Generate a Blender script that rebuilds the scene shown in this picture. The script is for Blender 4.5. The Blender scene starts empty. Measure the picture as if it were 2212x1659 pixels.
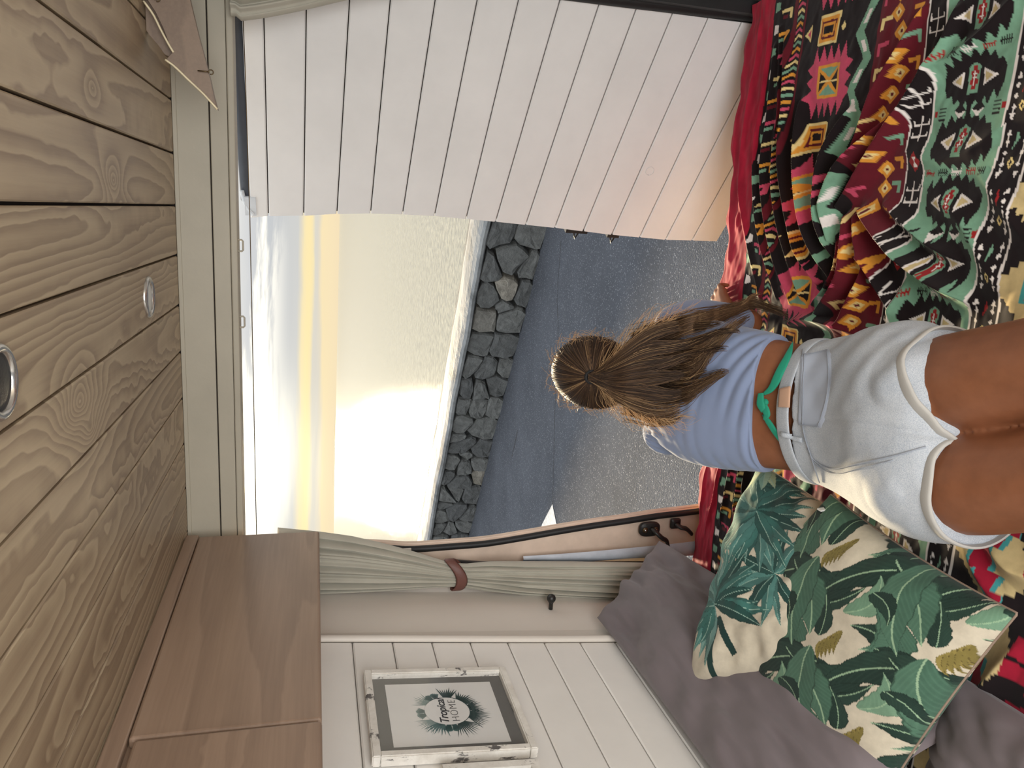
# camper-van interior looking out of the rear doors over a sea wall; the camera is rolled a quarter turn
EXPOSURE = 0.0
SKY = 1.0
SUN_E = 11.0
FILL = 54.0
GROUND = -2.0
import bpy, bmesh, math, random
import numpy as np
from mathutils import Vector, Matrix
from mathutils.bvhtree import BVHTree

# ------------------------------------------------------------------ camera
F = 1662.0
def nv(v):
    v = np.array(v, float); return v / np.linalg.norm(v)
_Y = nv((-426, 382.5, -F)); _X = np.array((422, 7720, F), float)
_X = nv(_X - _X.dot(_Y) * _Y); _Z = np.cross(_X, _Y)
RC = np.array([_X, _Y, _Z])            # camera axes -> van axes (X right, Y to the rear doors, Z up)
def ray(px, py): return RC @ np.array((px - 1106.0, 829.5 - py, -F))
def atY(px, py, y): v = ray(px, py); return v * y / v[1]
def atX(px, py, x): v = ray(px, py); return v * x / v[0]
def atZ(px, py, z): v = ray(px, py); return v * z / v[2]
def atP(px, py, n, c): v = ray(px, py); return v * c / np.dot(v, n)
def atD(px, py, dep): return ray(px, py) * dep / F
def projpx(p):
    l = RC.T @ np.array(p, float); return (1106 - F * l[0] / l[2], 829.5 + F * l[1] / l[2])

sc = bpy.context.scene
col = sc.collection
cd = bpy.data.cameras.new('camera'); cam = bpy.data.objects.new('camera', cd); col.objects.link(cam)
cd.sensor_width = 36.0; cd.lens = 36.0 * F / 2212.0; cd.clip_start = 0.02; cd.clip_end = 20000
M = Matrix([[*RC[0], 0], [*RC[1], 0], [*RC[2], 0], [0, 0, 0, 1]])
cam.matrix_world = M
sc.camera = cam

# outdoor frame: the car park and the sea lie a degree or two off the van's own floor
ZO = -nv(np.cross(ray(720, 1150), ray(733, 470)))
YO = nv(np.array((0, 1.0, 0)) - ZO[1] * ZO); XO = np.cross(YO, ZO)

# ------------------------------------------------------------------ light
vs = sc.view_settings
vs.view_transform = 'Standard'; vs.look = 'None'; vs.gamma = 1.0; vs.use_curve_mapping = False
vs.exposure = EXPOSURE
SUN = nv(ray(468, 1000))
w = bpy.data.worlds.new('sky'); sc.world = w; w.use_nodes = True

class NT:
    """small node-tree helper"""
    def __init__(s, tree): s.t = tree; s.n = tree.nodes; s.l = tree.links
    def new(s, typ, **kw):
        nd = s.n.new(typ)
        for k, v in kw.items():
            if k.startswith('i_'):
                key = k[2:]
                key = int(key) if key.isdigit() else key.replace('_', ' ')
                s.put(nd, key, v)
            else: setattr(nd, k, v)
        return nd
    def put(s, nd, key, v):
        if isinstance(v, bpy.types.NodeSocket): s.l.new(v, nd.inputs[key])
        else: nd.inputs[key].default_value = v
    def math(s, op, a, b=0.0, c=0.0, clamp=False):
        nd = s.n.new('ShaderNodeMath'); nd.operation = op; nd.use_clamp = clamp
        s.put(nd, 0, a); s.put(nd, 1, b)
        if op in ('MULTIPLY_ADD', 'SMOOTH_MIN', 'COMPARE'): s.put(nd, 2, c)
        return nd.outputs[0]
    def vmath(s, op, a, b=(0, 0, 0)):
        nd = s.n.new('ShaderNodeVectorMath'); nd.operation = op; s.put(nd, 0, a); s.put(nd, 1, b)
        return nd.outputs[1] if op in ('DOT_PRODUCT', 'LENGTH', 'DISTANCE') else nd.outputs[0]
    def mul(s, v, k): return s.vmath('MULTIPLY', v, k)
    def noise(s, vec, scale, detail=2.0, rough=0.5, dist=0.0):
        nd = s.n.new('ShaderNodeTexNoise'); s.put(nd, 'Vector', vec); s.put(nd, 'Scale', scale)
        s.put(nd, 'Detail', detail); s.put(nd, 'Roughness', rough); s.put(nd, 'Distortion', dist)
        return nd.outputs[0]
    def ramp(s, fac, stops, interp='LINEAR'):
        nd = s.n.new('ShaderNodeValToRGB'); s.put(nd, 0, fac); cr = nd.color_ramp; cr.interpolation = interp
        while len(cr.elements) > 1: cr.elements.remove(cr.elements[0])
        cr.elements[0].position = stops[0][0]; cr.elements[0].color = (*stops[0][1], 1)
        for p, c in stops[1:]:
            e = cr.elements.new(p); e.color = (*c, 1)
        return nd.outputs[0]
    def mix(s, fac, a, b, blend='MIX'):
        nd = s.n.new('ShaderNodeMix'); nd.data_type = 'RGBA'; nd.blend_type = blend
        s.put(nd, 0, fac); s.put(nd, 6, a); s.put(nd, 7, b); return nd.outputs[2]
    def sstep(s, x, a, b):
        nd = s.n.new('ShaderNodeMapRange'); nd.interpolation_type = 'SMOOTHSTEP'
        s.put(nd, 0, x); s.put(nd, 1, a); s.put(nd, 2, b); return nd.outputs[0]
def lin(c):
    return tuple((x / 255 / 12.92) if x / 255 <= 0.04045 else (((x / 255) + 0.055) / 1.055) ** 2.4 for x in c)
def c4(c): return (*lin(c), 1)

def build_world():
    t = NT(w.node_tree); t.n.clear()
    tc = t.new('ShaderNodeTexCoord').outputs['Generated']
    e = t.vmath('DOT_PRODUCT', tc, tuple(ZO))                      # sine of elevation
    sh = nv(SUN - SUN.dot(ZO) * ZO)
    side = nv(np.cross(ZO, sh))
    a = t.vmath('DOT_PRODUCT', tc, tuple(side))                    # + = left of the sun
    sep = t.new('ShaderNodeCombineXYZ'); t.put(sep, 0, a); t.put(sep, 1, t.math('MULTIPLY', e, 9.0)); t.put(sep, 2, 0.3)
    n1 = t.noise(sep.outputs[0], 3.2, 6, 0.62, 0.25)
    sep2 = t.new('ShaderNodeCombineXYZ'); t.put(sep2, 0, a); t.put(sep2, 1, t.math('MULTIPLY', e, 14.0)); t.put(sep2, 2, 4.0)
    n2 = t.noise(sep2.outputs[0], 3.0, 5, 0.55, 0.2)
    ew = t.math('MULTIPLY_ADD', t.math('SUBTRACT', n1, 0.5), 0.024, e)
    base = t.ramp(t.math('MULTIPLY', ew, 1.0), [
        (0.0, (0.92, 0.76, 0.50)), (0.016, (0.95, 0.79, 0.49)), (0.021, (0.72, 0.68, 0.60)), (0.028, (0.74, 0.70, 0.60)), (0.032, (1.0, 0.83, 0.44)), (0.042, (0.98, 0.82, 0.46)),
        (0.049, (0.64, 0.64, 0.62)), (0.085, (0.58, 0.60, 0.62)), (0.105, (0.66, 0.67, 0.68)), (0.13, (0.86, 0.85, 0.80)),
        (0.17, (1.25, 1.22, 1.12)), (0.35, (1.5, 1.47, 1.38)), (1.0, (1.05, 1.15, 1.3))])
    # bright breaks in the cloud, more of them towards the sun
    ang = t.vmath('DOT_PRODUCT', tc, tuple(SUN))                  # the sun stands behind thin cloud
    glow = t.math('POWER', t.math('MAXIMUM', ang, 0.0), 24.0)
    glow2 = t.math('POWER', t.math('MAXIMUM', ang, 0.0), 300.0)
    azg = t.math('EXPONENT', t.math('MULTIPLY', t.math('POWER', t.math('ABSOLUTE', t.math('DIVIDE', a, 0.30)), 2.0), -1.0))
    br = t.sstep(t.math('ADD', n1, t.math('MULTIPLY', azg, 0.26)), 0.62, 0.76)
    up = t.sstep(e, 0.055, 0.10)
    br = t.math('MULTIPLY', br, up)
    c = t.mix(br, base, (1.5, 1.42, 1.22, 1))
    add = t.new('ShaderNodeCombineColor')
    g = t.math('MULTIPLY_ADD', glow2, 1.6, t.math('MULTIPLY', glow, 0.05))
    gm = t.math('MULTIPLY', g, t.math('MULTIPLY_ADD', t.sstep(n2, 0.35, 0.7), 0.6, 0.55))
    t.put(add, 0, gm); t.put(add, 1, t.math('MULTIPLY', gm, 0.9)); t.put(add, 2, t.math('MULTIPLY', gm, 0.62))
    c = t.mix(1.0, c, add.outputs[0], 'ADD')
    bg = t.new('ShaderNodeBackground'); t.put(bg, 0, c); t.put(bg, 1, SKY)
    o = t.new('ShaderNodeOutputWorld'); t.l.new(bg.outputs[0], o.inputs[0])
build_world()
sl = bpy.data.lights.new('sun', 'SUN'); sl.energy = SUN_E; sl.angle = math.radians(5); sl.color = (1.0, 0.80, 0.52)
so = bpy.data.objects.new('sun', sl); col.objects.link(so)
so.rotation_euler = Vector(SUN).to_track_quat('Z', 'Y').to_euler()
so.location = (0, 3, 3)
# fill lamp added behind the camera to brighten the van's interior
al = bpy.data.lights.new('interior_fill', 'AREA'); al.shape = 'RECTANGLE'; al.size = 1.5; al.size_y = 1.3
al.energy = FILL; al.color = (0.96, 0.98, 1.0)
ao = bpy.data.objects.new('interior_fill', al); col.objects.link(ao)
ao.location = (0.2, -1.1, -0.3); ao.rotation_euler = (math.radians(103), 0, math.radians(8))

# ------------------------------------------------------------------ helpers
def link(o, parent=None):
    col.objects.link(o)
    if parent is not None: o.parent = parent
    return o
def mesh(name, verts, faces, mat=None, parent=None, smooth=False):
    me = bpy.data.meshes.new(name); me.from_pydata([tuple(map(float, v)) for v in verts], [], faces); me.update()
    if smooth: me.polygons.foreach_set('use_smooth', [True] * len(me.polygons))
    if mat is not None: me.materials.append(mat)
    return link(bpy.data.objects.new(name, me), parent)
def bmobj(name, bm, mat=None, parent=None, smooth=False):
    bmesh.ops.recalc_face_normals(bm, faces=bm.faces)
    me = bpy.data.meshes.new(name); bm.to_mesh(me); bm.free()
    if smooth: me.polygons.foreach_set('use_smooth', [True] * len(me.polygons))
    if mat is not None: me.materials.append(mat)
    return link(bpy.data.objects.new(name, me), parent)
def tag(o, label=None, cat=None, group=None, kind=None):
    if label: o['label'] = label
    if cat: o['category'] = cat
    if group: o['group'] = group
    if kind: o['kind'] = kind
    return o
def empty(name, loc=(0, 0, 0)):
    o = bpy.data.objects.new(name, None); o.empty_display_size = 0.05; col.objects.link(o); o.location = tuple(map(float, loc)); return o
def adopt(root, *kids):
    """parent without moving: children were built in world coordinates"""
    for k in kids:
        k.parent = root; k.matrix_parent_inverse = Matrix.Translation(-Vector(root.location))
def grid_faces(n, m, wrap=False, flip=False):
    f = []
    for i in range(n - 1):
        for j in range(m if wrap else m - 1):
            a, b = i * m + j, i * m + (j + 1) % m
            q = (a, b, b + m, a + m)
            f.append(q[::-1] if flip else q)
    return f
def hexa(p):   # 8 points: bottom 4 ccw, top 4 ccw
    return p, [(3, 2, 1, 0), (4, 5, 6, 7), (0, 1, 5, 4), (1, 2, 6, 5), (2, 3, 7, 6), (3, 0, 4, 7)]
def box(name, x0, x1, y0, y1, z0, z1, mat=None, parent=None, bev=0.0, segs=2):
    bm = bmesh.new()
    vs_ = [bm.verts.new(p) for p in ((x0, y0, z0), (x1, y0, z0), (x1, y1, z0), (x0, y1, z0), (x0, y0, z1), (x1, y0, z1), (x1, y1, z1), (x0, y1, z1))]
    for f in hexa(None)[1]: bm.faces.new([vs_[i] for i in f])
    if bev: bmesh.ops.bevel(bm, geom=bm.edges[:], offset=bev, segments=segs, affect='EDGES', profile=0.5)
    return bmobj(name, bm, mat, parent)
def slab(name, quad, nrm, th, mat, parent=None, bev=0.0, segs=1):
    """quad of 4 points given a thickness along -nrm"""
    nrm = nv(nrm); q = [np.array(p, float) for p in quad]
    bm = bmesh.new(); k = len(q)
    top = [bm.verts.new(p) for p in q]; bot = [bm.verts.new(p - nrm * th) for p in q]
    bm.faces.new(top); bm.faces.new(bot[::-1])
    for i in range(k): bm.faces.new((top[i], bot[i], bot[(i + 1) % k], top[(i + 1) % k]))
    if bev:
        es = [e for e in bm.edges if e.verts[0] in top and e.verts[1] in top]
        bmesh.ops.bevel(bm, geom=es, offset=bev, segments=segs, affect='EDGES', profile=0.5)
    return bmobj(name, bm, mat, parent)
def frames(path):
    P = np.array(path, float); T = np.gradient(P, axis=0); T /= np.linalg.norm(T, axis=1)[:, None] + 1e-12
    ref = np.array((0, 0, 1.0)) if abs(T[0][2]) < 0.9 else np.array((1.0, 0, 0))
    out = []
    for t in T:
        ref = ref - ref.dot(t) * t; ref = nv(ref); out.append((ref, np.cross(t, ref)))
    return P, out
def tube_data(path, rad, k=8, caps=True, flat=1.0):
    P, fr = frames(path); n = len(P)
    if np.isscalar(rad): rad = [rad] * n
    v = []; f = grid_faces(n, k, wrap=True)
    for p, (a, b), r in zip(P, fr, rad):
        for j in range(k):
            t = 2 * math.pi * j / k; v.append(p + a * math.cos(t) * r * flat + b * math.sin(t) * r)
    if caps: f += [tuple(range(k))[::-1], tuple((n - 1) * k + j for j in range(k))]
    return v, f
def tube(name, path, rad, mat, parent=None, k=8, smooth=True, flat=1.0):
    v, f = tube_data(path, rad, k, True, flat); return mesh(name, v, f, mat, parent, smooth)
def spline(pts, n):
    """Catmull-Rom through points"""
    P = np.array(pts, float); m = len(P)
    if m == 2: return P[0] + (P[1] - P[0]) * np.linspace(0, 1, n)[:, None]
    E = np.vstack([2 * P[0] - P[1], P, 2 * P[-1] - P[-2]]); out = []
    for u in np.linspace(0, m - 1 - 1e-9, n):
        i = int(u); t = u - i; a, b, c, d = E[i:i + 4]
        out.append(0.5 * ((2 * b) + (c - a) * t + (2 * a - 5 * b + 4 * c - d) * t * t + (3 * b - a - 3 * c + d) * t ** 3))
    return np.array(out)
def join_data(parts):
    V, Fc, o = [], [], 0
    for v, f in parts:
        V += list(v); Fc += [tuple(i + o for i in q) for q in f]; o += len(v)
    return V, Fc
def ball_data(c, r, k=12, m=8):
    c = np.array(c, float); r = np.array((r, r, r) if np.isscalar(r) else r, float); v = []
    for i in range(m + 1):
        a = math.pi * i / m
        for j in range(k):
            b = 2 * math.pi * j / k; v.append(c + r * np.array((math.sin(a) * math.cos(b), math.sin(a) * math.sin(b), math.cos(a))))
    return v, grid_faces(m + 1, k, wrap=True)
def vnoise(x, y, seed=0):
    """cheap smooth value noise on arrays"""
    rs = np.random.RandomState(seed); T = rs.rand(64, 64)
    xi = np.floor(x).astype(int); yi = np.floor(y).astype(int); fx = x - xi; fy = y - yi
    fx = fx * fx * (3 - 2 * fx); fy = fy * fy * (3 - 2 * fy)
    g = lambda a, b: T[a % 64, b % 64]
    return (g(xi, yi) * (1 - fx) + g(xi + 1, yi) * fx) * (1 - fy) + (g(xi, yi + 1) * (1 - fx) + g(xi + 1, yi + 1) * fx) * fy - 0.5

# ------------------------------------------------------------------ materials
def material(name):
    m = bpy.data.materials.new(name); m.use_nodes = True; t = NT(m.node_tree)
    return m, t, t.n['Principled BSDF']
def bump(t, b, h, strength=0.3, dist=0.002):
    nd = t.new('ShaderNodeBump'); t.put(nd, 'Height', h); t.put(nd, 'Strength', strength); t.put(nd, 'Distance', dist)
    t.l.new(nd.outputs[0], b.inputs['Normal']); return nd
def plain(name, c, rough=0.6, metal=0.0, var=0.06, nscale=20.0, bmp=0.0, bscale=200.0, spec=0.5, sheen=0.0):
    m, t, b = material(name); oc = t.new('ShaderNodeTexCoord').outputs['Object']
    n = t.noise(oc, nscale, 4, 0.6)
    a = tuple(x * (1 - var * 2) for x in lin(c)); d = tuple(min(1, x * (1 + var * 2)) for x in lin(c))
    t.put(b, 'Base Color', t.ramp(n, [(0.3, a), (0.7, d)])); t.put(b, 'Roughness', rough); t.put(b, 'Metallic', metal)
    t.put(b, 'Specular IOR Level', spec); t.put(b, 'Sheen Weight', sheen)
    if bmp: bump(t, b, t.noise(oc, bscale, 3, 0.6), bmp, 0.002)
    return m
def woodmat(name, light, mid, dark, knots=(), stretch=(9.0, 0.75, 9.0), lines=9.0, rough=0.45, seed=0.0, contrast=1.0, bmp=0.35, patch=None):
    """pine: growth-ring contours of a stretched noise, bent round knots"""
    m, t, b = material(name); oc = t.new('ShaderNodeTexCoord').outputs['Object']
    rnd = t.new('ShaderNodeObjectInfo').outputs['Random']
    off = t.new('ShaderNodeCombineXYZ'); t.put(off, 0, t.math('MULTIPLY', rnd, 13.0)); t.put(off, 1, t.math('MULTIPLY', rnd, 7.0)); t.put(off, 2, seed)
    v = t.vmath('ADD', oc, off.outputs[0])
    wob = t.noise(t.mul(v, (3, 3, 3)), 1.6, 3, 0.6)
    vs_ = t.vmath('ADD', t.mul(v, stretch), t.vmath('MULTIPLY', t.new('ShaderNodeCombineXYZ', i_0=wob, i_1=wob, i_2=wob).outputs[0], (0.35, 0.35, 0.35)))
    h = t.noise(vs_, 0.55, 1.5, 0.45)
    for (kx, ky, kz, r, amp) in knots:
        dv = t.mul(t.vmath('SUBTRACT', oc, (kx, ky, kz)), (1.0, 0.55, 0.0 if abs(kx) < 0.78 else 1.0))
        dd = t.vmath('LENGTH', dv); gk = t.math('EXPONENT', t.math('MULTIPLY', t.math('POWER', t.math('DIVIDE', dd, r), 1.3), -1.0))
        h = t.math('MULTIPLY_ADD', gk, amp, h)
    fr = t.math('FRACT', t.math('MULTIPLY', h, lines))
    fine = t.noise(t.mul(v, (160, 5, 160)), 1.0, 3, 0.6)
    prof = t.ramp(fr, [(0.0, (0.15,) * 3), (0.10, (1, 1, 1)), (0.30, (0.8,) * 3), (0.78, (0.25,) * 3), (1.0, (0.15,) * 3)])
    big = t.noise(t.mul(v, (4, 1.2, 4)), 1.0, 3, 0.6)
    k = t.math('MULTIPLY_ADD', prof, 0.55 * contrast, t.math('MULTIPLY', fine, 0.28))
    k = t.math('MULTIPLY_ADD', big, 0.35, k)
    cc = t.ramp(k, [(0.15, lin(dark)), (0.5, lin(mid)), (0.92, lin(light))])
    t.put(b, 'Base Color', cc); t.put(b, 'Roughness', rough)
    bump(t, b, k, bmp, 0.0012)
    return m
def cloth(name, c, rough=0.9, weave=900.0, sheen=0.15, var=0.05, bmp=0.25, trans=0.0):
    m, t, b = material(name); oc = t.new('ShaderNodeTexCoord').outputs['Object']
    n = t.noise(oc, 7.0, 3, 0.6); a = tuple(x * (1 - var * 2) for x in lin(c)); d = tuple(min(1, x * (1 + var * 2)) for x in lin(c))
    t.put(b, 'Base Color', t.ramp(n, [(0.3, a), (0.7, d)])); t.put(b, 'Roughness', rough); t.put(b, 'Specular IOR Level', 0.15)
    t.put(b, 'Sheen Weight', sheen); bump(t, b, t.noise(oc, weave, 2, 0.7), bmp, 0.0006)
    if trans:
        tr = t.new('ShaderNodeBsdfTranslucent'); t.put(tr, 0, c4(c)); mx = t.new('ShaderNodeMixShader'); t.put(mx, 0, trans)
        o = t.n['Material Output']; t.l.new(b.outputs[0], mx.inputs[1]); t.l.new(tr.outputs[0], mx.inputs[2]); t.l.new(mx.outputs[0], o.inputs[0])
    return m
def vcol(name, rough=0.9, bmp=0.25, weave=900.0, sheen=0.1):
    """material for a printed cloth: the dye pattern is a colour attribute of the cloth's own mesh"""
    m, t, b = material(name); oc = t.new('ShaderNodeTexCoord').outputs['Object']
    at = t.new('ShaderNodeAttribute'); at.attribute_name = 'dye'
    n = t.noise(oc, 60.0, 3, 0.6)
    t.put(b, 'Base Color', t.mix(0.22, at.outputs[0], t.mix(1.0, at.outputs[0], t.ramp(n, [(0.3, (0.55,) * 3), (0.7, (1.25,) * 3)]), 'MULTIPLY')))
    t.put(b, 'Roughness', rough); t.put(b, 'Specular IOR Level', 0.15); t.put(b, 'Sheen Weight', sheen)
    bump(t, b, t.noise(oc, weave, 2, 0.7), bmp, 0.0006)
    return m
def set_dye(me, C):
    A = me.color_attributes.new('dye', 'FLOAT_COLOR', 'POINT')
    buf = np.ones((len(me.vertices), 4), np.float32); buf[:, :3] = C
    A.data.foreach_set('color', buf.ravel())
LIN = lambda c: np.array(lin(c))
class Paint:
    def __init__(s, u, v, base):
        s.u = u; s.v = v; s.C = np.tile(LIN(base), (len(u), 1)).astype(np.float32)
    def sel(s, x0, x1, y0, y1):
        return np.nonzero((s.u >= x0) & (s.u <= x1) & (s.v >= y0) & (s.v <= y1))[0]
    def rect(s, x0, x1, y0, y1, c): s.C[s.sel(x0, x1, y0, y1)] = LIN(c)
    def poly(s, pts, c, sub=None):
        P = np.array(pts, float); idx = s.sel(P[:, 0].min(), P[:, 0].max(), P[:, 1].min(), P[:, 1].max())
        if not len(idx): return
        x = s.u[idx]; y = s.v[idx]; ins = np.zeros(len(idx), bool); n = len(P)
        for i in range(n):
            x1, y1 = P[i]; x2, y2 = P[i - 1]
            cnd = (y1 > y) != (y2 > y)
            with np.errstate(divide='ignore', invalid='ignore'):
                ins ^= cnd & (x < (x2 - x1) * (y - y1) / (y2 - y1 + 1e-15) + x1)
        s.C[idx[ins]] = LIN(c)
    def line(s, a, b, wd, c):
        a = np.array(a, float); b = np.array(b, float); d = nv(b - a); q = np.array((-d[1], d[0])) * wd / 2
        s.poly([a + q, b + q, b - q, a - q], c)
    def leaf(s, a, b, wd, bend, c1, c2, rib, veins=60.0, k=0.55, sharp=1.0):
        """leaf from base a to tip b; width wd, sideways bend of the midrib"""
        a = np.array(a, float); b = np.array(b, float); L = np.linalg.norm(b - a); d = (b - a) / L; q = np.array((-d[1], d[0]))
        pad = wd + abs(bend); lo = np.minimum(a, b) - pad; hi = np.maximum(a, b) + pad
        idx = s.sel(lo[0], hi[0], lo[1], hi[1])
        if not len(idx): return
        X = s.u[idx] - a[0]; Y = s.v[idx] - a[1]; t = (X * d[0] + Y * d[1]) / L; r = X * q[0] + Y * q[1]
        r = r - bend * 4 * t * (1 - t)
        tc = np.clip(t, 0, 1); half = wd * 0.5 * np.clip(np.sin(np.pi * tc ** k), 0, 1) ** sharp
        half = half * (1 + 0.05 * np.sin(tc * 37 + a[0]))
        ins = (t > 0) & (t < 1) & (np.abs(r) < half)
        i2 = idx[ins]; rr = r[ins] / wd; tt = t[ins]
        vv = 0.5 + 0.5 * np.sin(veins * (tt - 0.7 * np.abs(rr)) * 2 * np.pi / 3.0)
        m = (0.35 + 0.45 * (vv ** 3) * 0.6 + 0.35 * (rr > 0))[:, None]
        m = np.clip(m, 0, 1)
        Cc = LIN(c1) * (1 - m) + LIN(c2) * m
        edge = (np.abs(r[ins]) > half[ins] * 0.93)[:, None]
        Cc = np.where(edge, Cc * 0.6, Cc)
        ribm = (np.abs(r[ins]) < wd * 0.022)[:, None]
        Cc = np.where(ribm, LIN(rib), Cc)
        s.C[i2] = Cc
# ------------------------------------------------------------------ the van's shell
CEIL = 0.316
M_ceil = woodmat('stained_pine', (186, 168, 138), (156, 136, 110), (106, 86, 68), rough=0.42, contrast=0.85, lines=30.0,
    knots=[(*atZ(245, 390, CEIL), 0.030, 0.20), (*atZ(172, 868, CEIL), 0.045, 0.30), (*atZ(195, 925, CEIL), 0.025, 0.15), (*atZ(200, 190, CEIL), 0.02, 0.10)])
M_cab = woodmat('brown_stained_panel', (176, 152, 132), (156, 131, 111), (124, 102, 86), stretch=(14, 0.9, 14), lines=9, rough=0.38, seed=3.0, contrast=0.35, bmp=0.2)
M_dark = plain('dark_gap', (38, 30, 25), 0.9)
M_white = plain('white_painted_boards', (230, 226, 220), 0.42, var=0.02, nscale=5, bmp=0.08, bscale=120)
M_cream = plain('cream_painted_board', (205, 198, 184), 0.5, var=0.03, nscale=6, bmp=0.15, bscale=150)
M_panel = plain('beige_smooth_panel', (216, 208, 198), 0.55, var=0.02, nscale=3)
M_beige = plain('beige_car_paint', (216, 194, 176), 0.3, var=0.07, nscale=9)
M_rub = plain('black_rubber', (24, 24, 25), 0.55, var=0.1, nscale=30)
M_blk = plain('black_plastic', (32, 31, 30), 0.42, var=0.08, nscale=60, bmp=0.2)
M_steel = plain('bright_steel', (190, 190, 188), 0.25, metal=1.0, var=0.02)
M_bronze = plain('aged_brass', (96, 80, 58), 0.4, metal=0.8, var=0.08)

ceiling = tag(box('ceiling', -1.15, 0.75, -0.45, 2.06, CEIL + 0.014, CEIL + 0.05, M_dark), kind='structure')
# planks run fore and aft; joints measured on the ceiling plane
jx = [0.745, 0.572, 0.425, 0.338, 0.222, 0.104, -0.014, -0.129, -0.248, -0.362, -0.478, -0.594, -0.71, -0.826, -0.942]
for i in range(2, len(jx) - 1):
    x1, x0 = jx[i], jx[i + 1]
    g = 0.0022
    o = slab('plank', [(x0 + g, -0.45, CEIL), (x0 + g, 1.983, CEIL), (x1 - g, 1.983, CEIL), (x1 - g, -0.45, CEIL)], (0, 0, -1), 0.0135, M_ceil, ceiling, bev=0.0022)

# left side wall leans out towards the floor
WN = nv((1, 0, -0.075)); WC = WN[0] * -1.0
def wall(px, py, off=0.0): return atP(px, py, WN, WC + off)
def wx(z, off=0.0): return -1.0 + 0.075 * z + off
wl = tag(mesh('wall_left', *hexa([(wx(-1.4) - .05, -.45, -1.4), (wx(-1.4) - .0135, -.45, -1.4), (wx(-1.4) - .0135, 2.1, -1.4), (wx(-1.4) - .05, 2.1, -1.4),
    (wx(.34) - .05, -.45, .34), (wx(.34) - .0135, -.45, .34), (wx(.34) - .0135, 2.1, .34), (wx(.34) - .05, 2.1, .34)]), M_panel), kind='structure')
zs = [0.31, 0.215, 0.12, 0.010, -0.086, -0.181, -0.2765, -0.371, -0.466, -0.561, -0.656, -0.752, -0.848, -0.944, -1.04, -1.136, -1.23]
def yend(z): return 1.690 + (z) * (-0.0) - 0.0 * z
for i in range(len(zs) - 1):
    za, zb = zs[i], zs[i + 1]; g = 0.0012
    ye = lambda z: 1.683 + 0.012 * math.sin((z + 0.3) * 3.0)
    slab('plank', [(wx(zb + g), -.45, zb + g), (wx(zb + g), ye(zb), zb + g), (wx(za - g), ye(za), za - g), (wx(za - g), -.45, za - g)], WN, 0.0125, M_white, wl, bev=0.0028)
tr_ = [(wx(z, 0.006), 1.690 + 0.012 * math.sin((z + 0.3) * 3.0), z) for z in np.linspace(0.3, -1.25, 24)]
o = tube('trim_1', tr_, 0.011, M_panel, k=10, flat=0.7); tag(o, kind='structure')

# smooth panel between the cladding and the rear door pillar
v = []
zz = np.linspace(0.32, -1.3, 22); yy = np.linspace(1.695, 2.035, 10)
for z in zz:
    for j, y in enumerate(yy):
        t = j / 9.0; v.append((wx(z, -0.004 - 0.018 * math.sin(math.pi * t)) + 0.03 * max(0, t - 0.8), y, z))
tag(mesh('wall_rear_corner', v, grid_faces(22, 10), M_panel, None, True), kind='structure')
# right side wall and header (both out of the photograph, they close the van)
tag(box('wall_right', 0.60, 0.66, -0.45, 2.1, -1.4, 0.34, M_white), kind='structure')

# ------------------------------------------------------------------ valance board over the doors
vy = 1.985
M_val = plain('cream_valance_paint', (172, 165, 148), 0.5, var=0.03, nscale=5, bmp=0.12, bscale=90)
ro = tag(box('trim_2', -0.985, 0.60, vy, vy + 0.03, 0.2375, 0.3155, M_val, bev=0.002), kind='structure')
box('board', -0.985, 0.60, vy - 0.003, vy + 0.03, 0.1965, 0.2345, M_val, ro, bev=0.002)
box('lip', -0.985, 0.60, vy - 0.006, vy + 0.055, 0.180, 0.1955, M_val, ro, bev=0.003)
box('backing', -0.985, 0.60, vy + 0.005, vy + 0.05, 0.19, 0.33, M_dark, ro)
box('cornice_bead', -0.985, 0.60, vy - 0.004, vy + 0.004, 0.306, 0.3158, M_val, ro, bev=0.0015)
# curtain wire
wp = [(-0.88, 1.985, 0.1485), (-0.4, 1.985, 0.1497), (-0.03, 1.985, 0.151), (0.3, 1.985, 0.1555), (0.5, 1.985, 0.16)]
tag(tube('curtain_wire', wp, 0.0011, M_bronze, k=6), 'thin dark curtain wire strung across the rear opening below the valance', 'wire')
for (px, py), lab in (((509, 530), 'small white wire staple under the valance, the one nearer the open white door'), ((513, 695), 'small white wire staple under the valance, farther from the open white door')):
    p = atY(px, py, 1.988); h = 0.0135
    pts = [(p[0] - h, 1.988, 0.182), (p[0] - h, 1.988, 0.1765), (p[0] - h, 1.988, 0.171), (p[0] - h + .003, 1.988, 0.168), (p[0] + h - .003, 1.988, 0.168), (p[0] + h, 1.988, 0.171), (p[0] + h, 1.988, 0.1765), (p[0] + h, 1.988, 0.182)]
    tag(tube('wire_staple', pts, 0.0022, M_val, k=6), lab, 'staple', 'staples under the valance')

# ------------------------------------------------------------------ spotlights in the ceiling
M_lens = plain('frosted_lens', (205, 208, 205), 0.2, var=0.02); M_chr = plain('brushed_nickel', (205, 203, 198), 0.22, metal=0.9, var=0.02)
def spot(px, py, r, lab):
    c = atZ(px, py, CEIL); e = empty('ceiling_spotlight', c); tag(e, lab, 'spotlight', 'recessed spotlights')
    def lathe(name, prof, m):
        k = 40; v = []
        for (rr, z) in prof:
            for j in range(k): a = 2 * math.pi * j / k; v.append((rr * math.cos(a), rr * math.sin(a), z))
        o = mesh(name, v, grid_faces(len(prof), k, wrap=True), m, e, True); return o
    lathe('ring', [(r * .74, -0.0005), (r * .76, -.004), (r * .86, -.0062), (r * .96, -.0045), (r, -.001), (r, 0.001)], M_chr)
    lathe('lens', [(0.0001, -0.0042), (r * .3, -0.004), (r * .55, -0.003), (r * .76, -0.001)], M_lens if px > 100 else M_blk)
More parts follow.
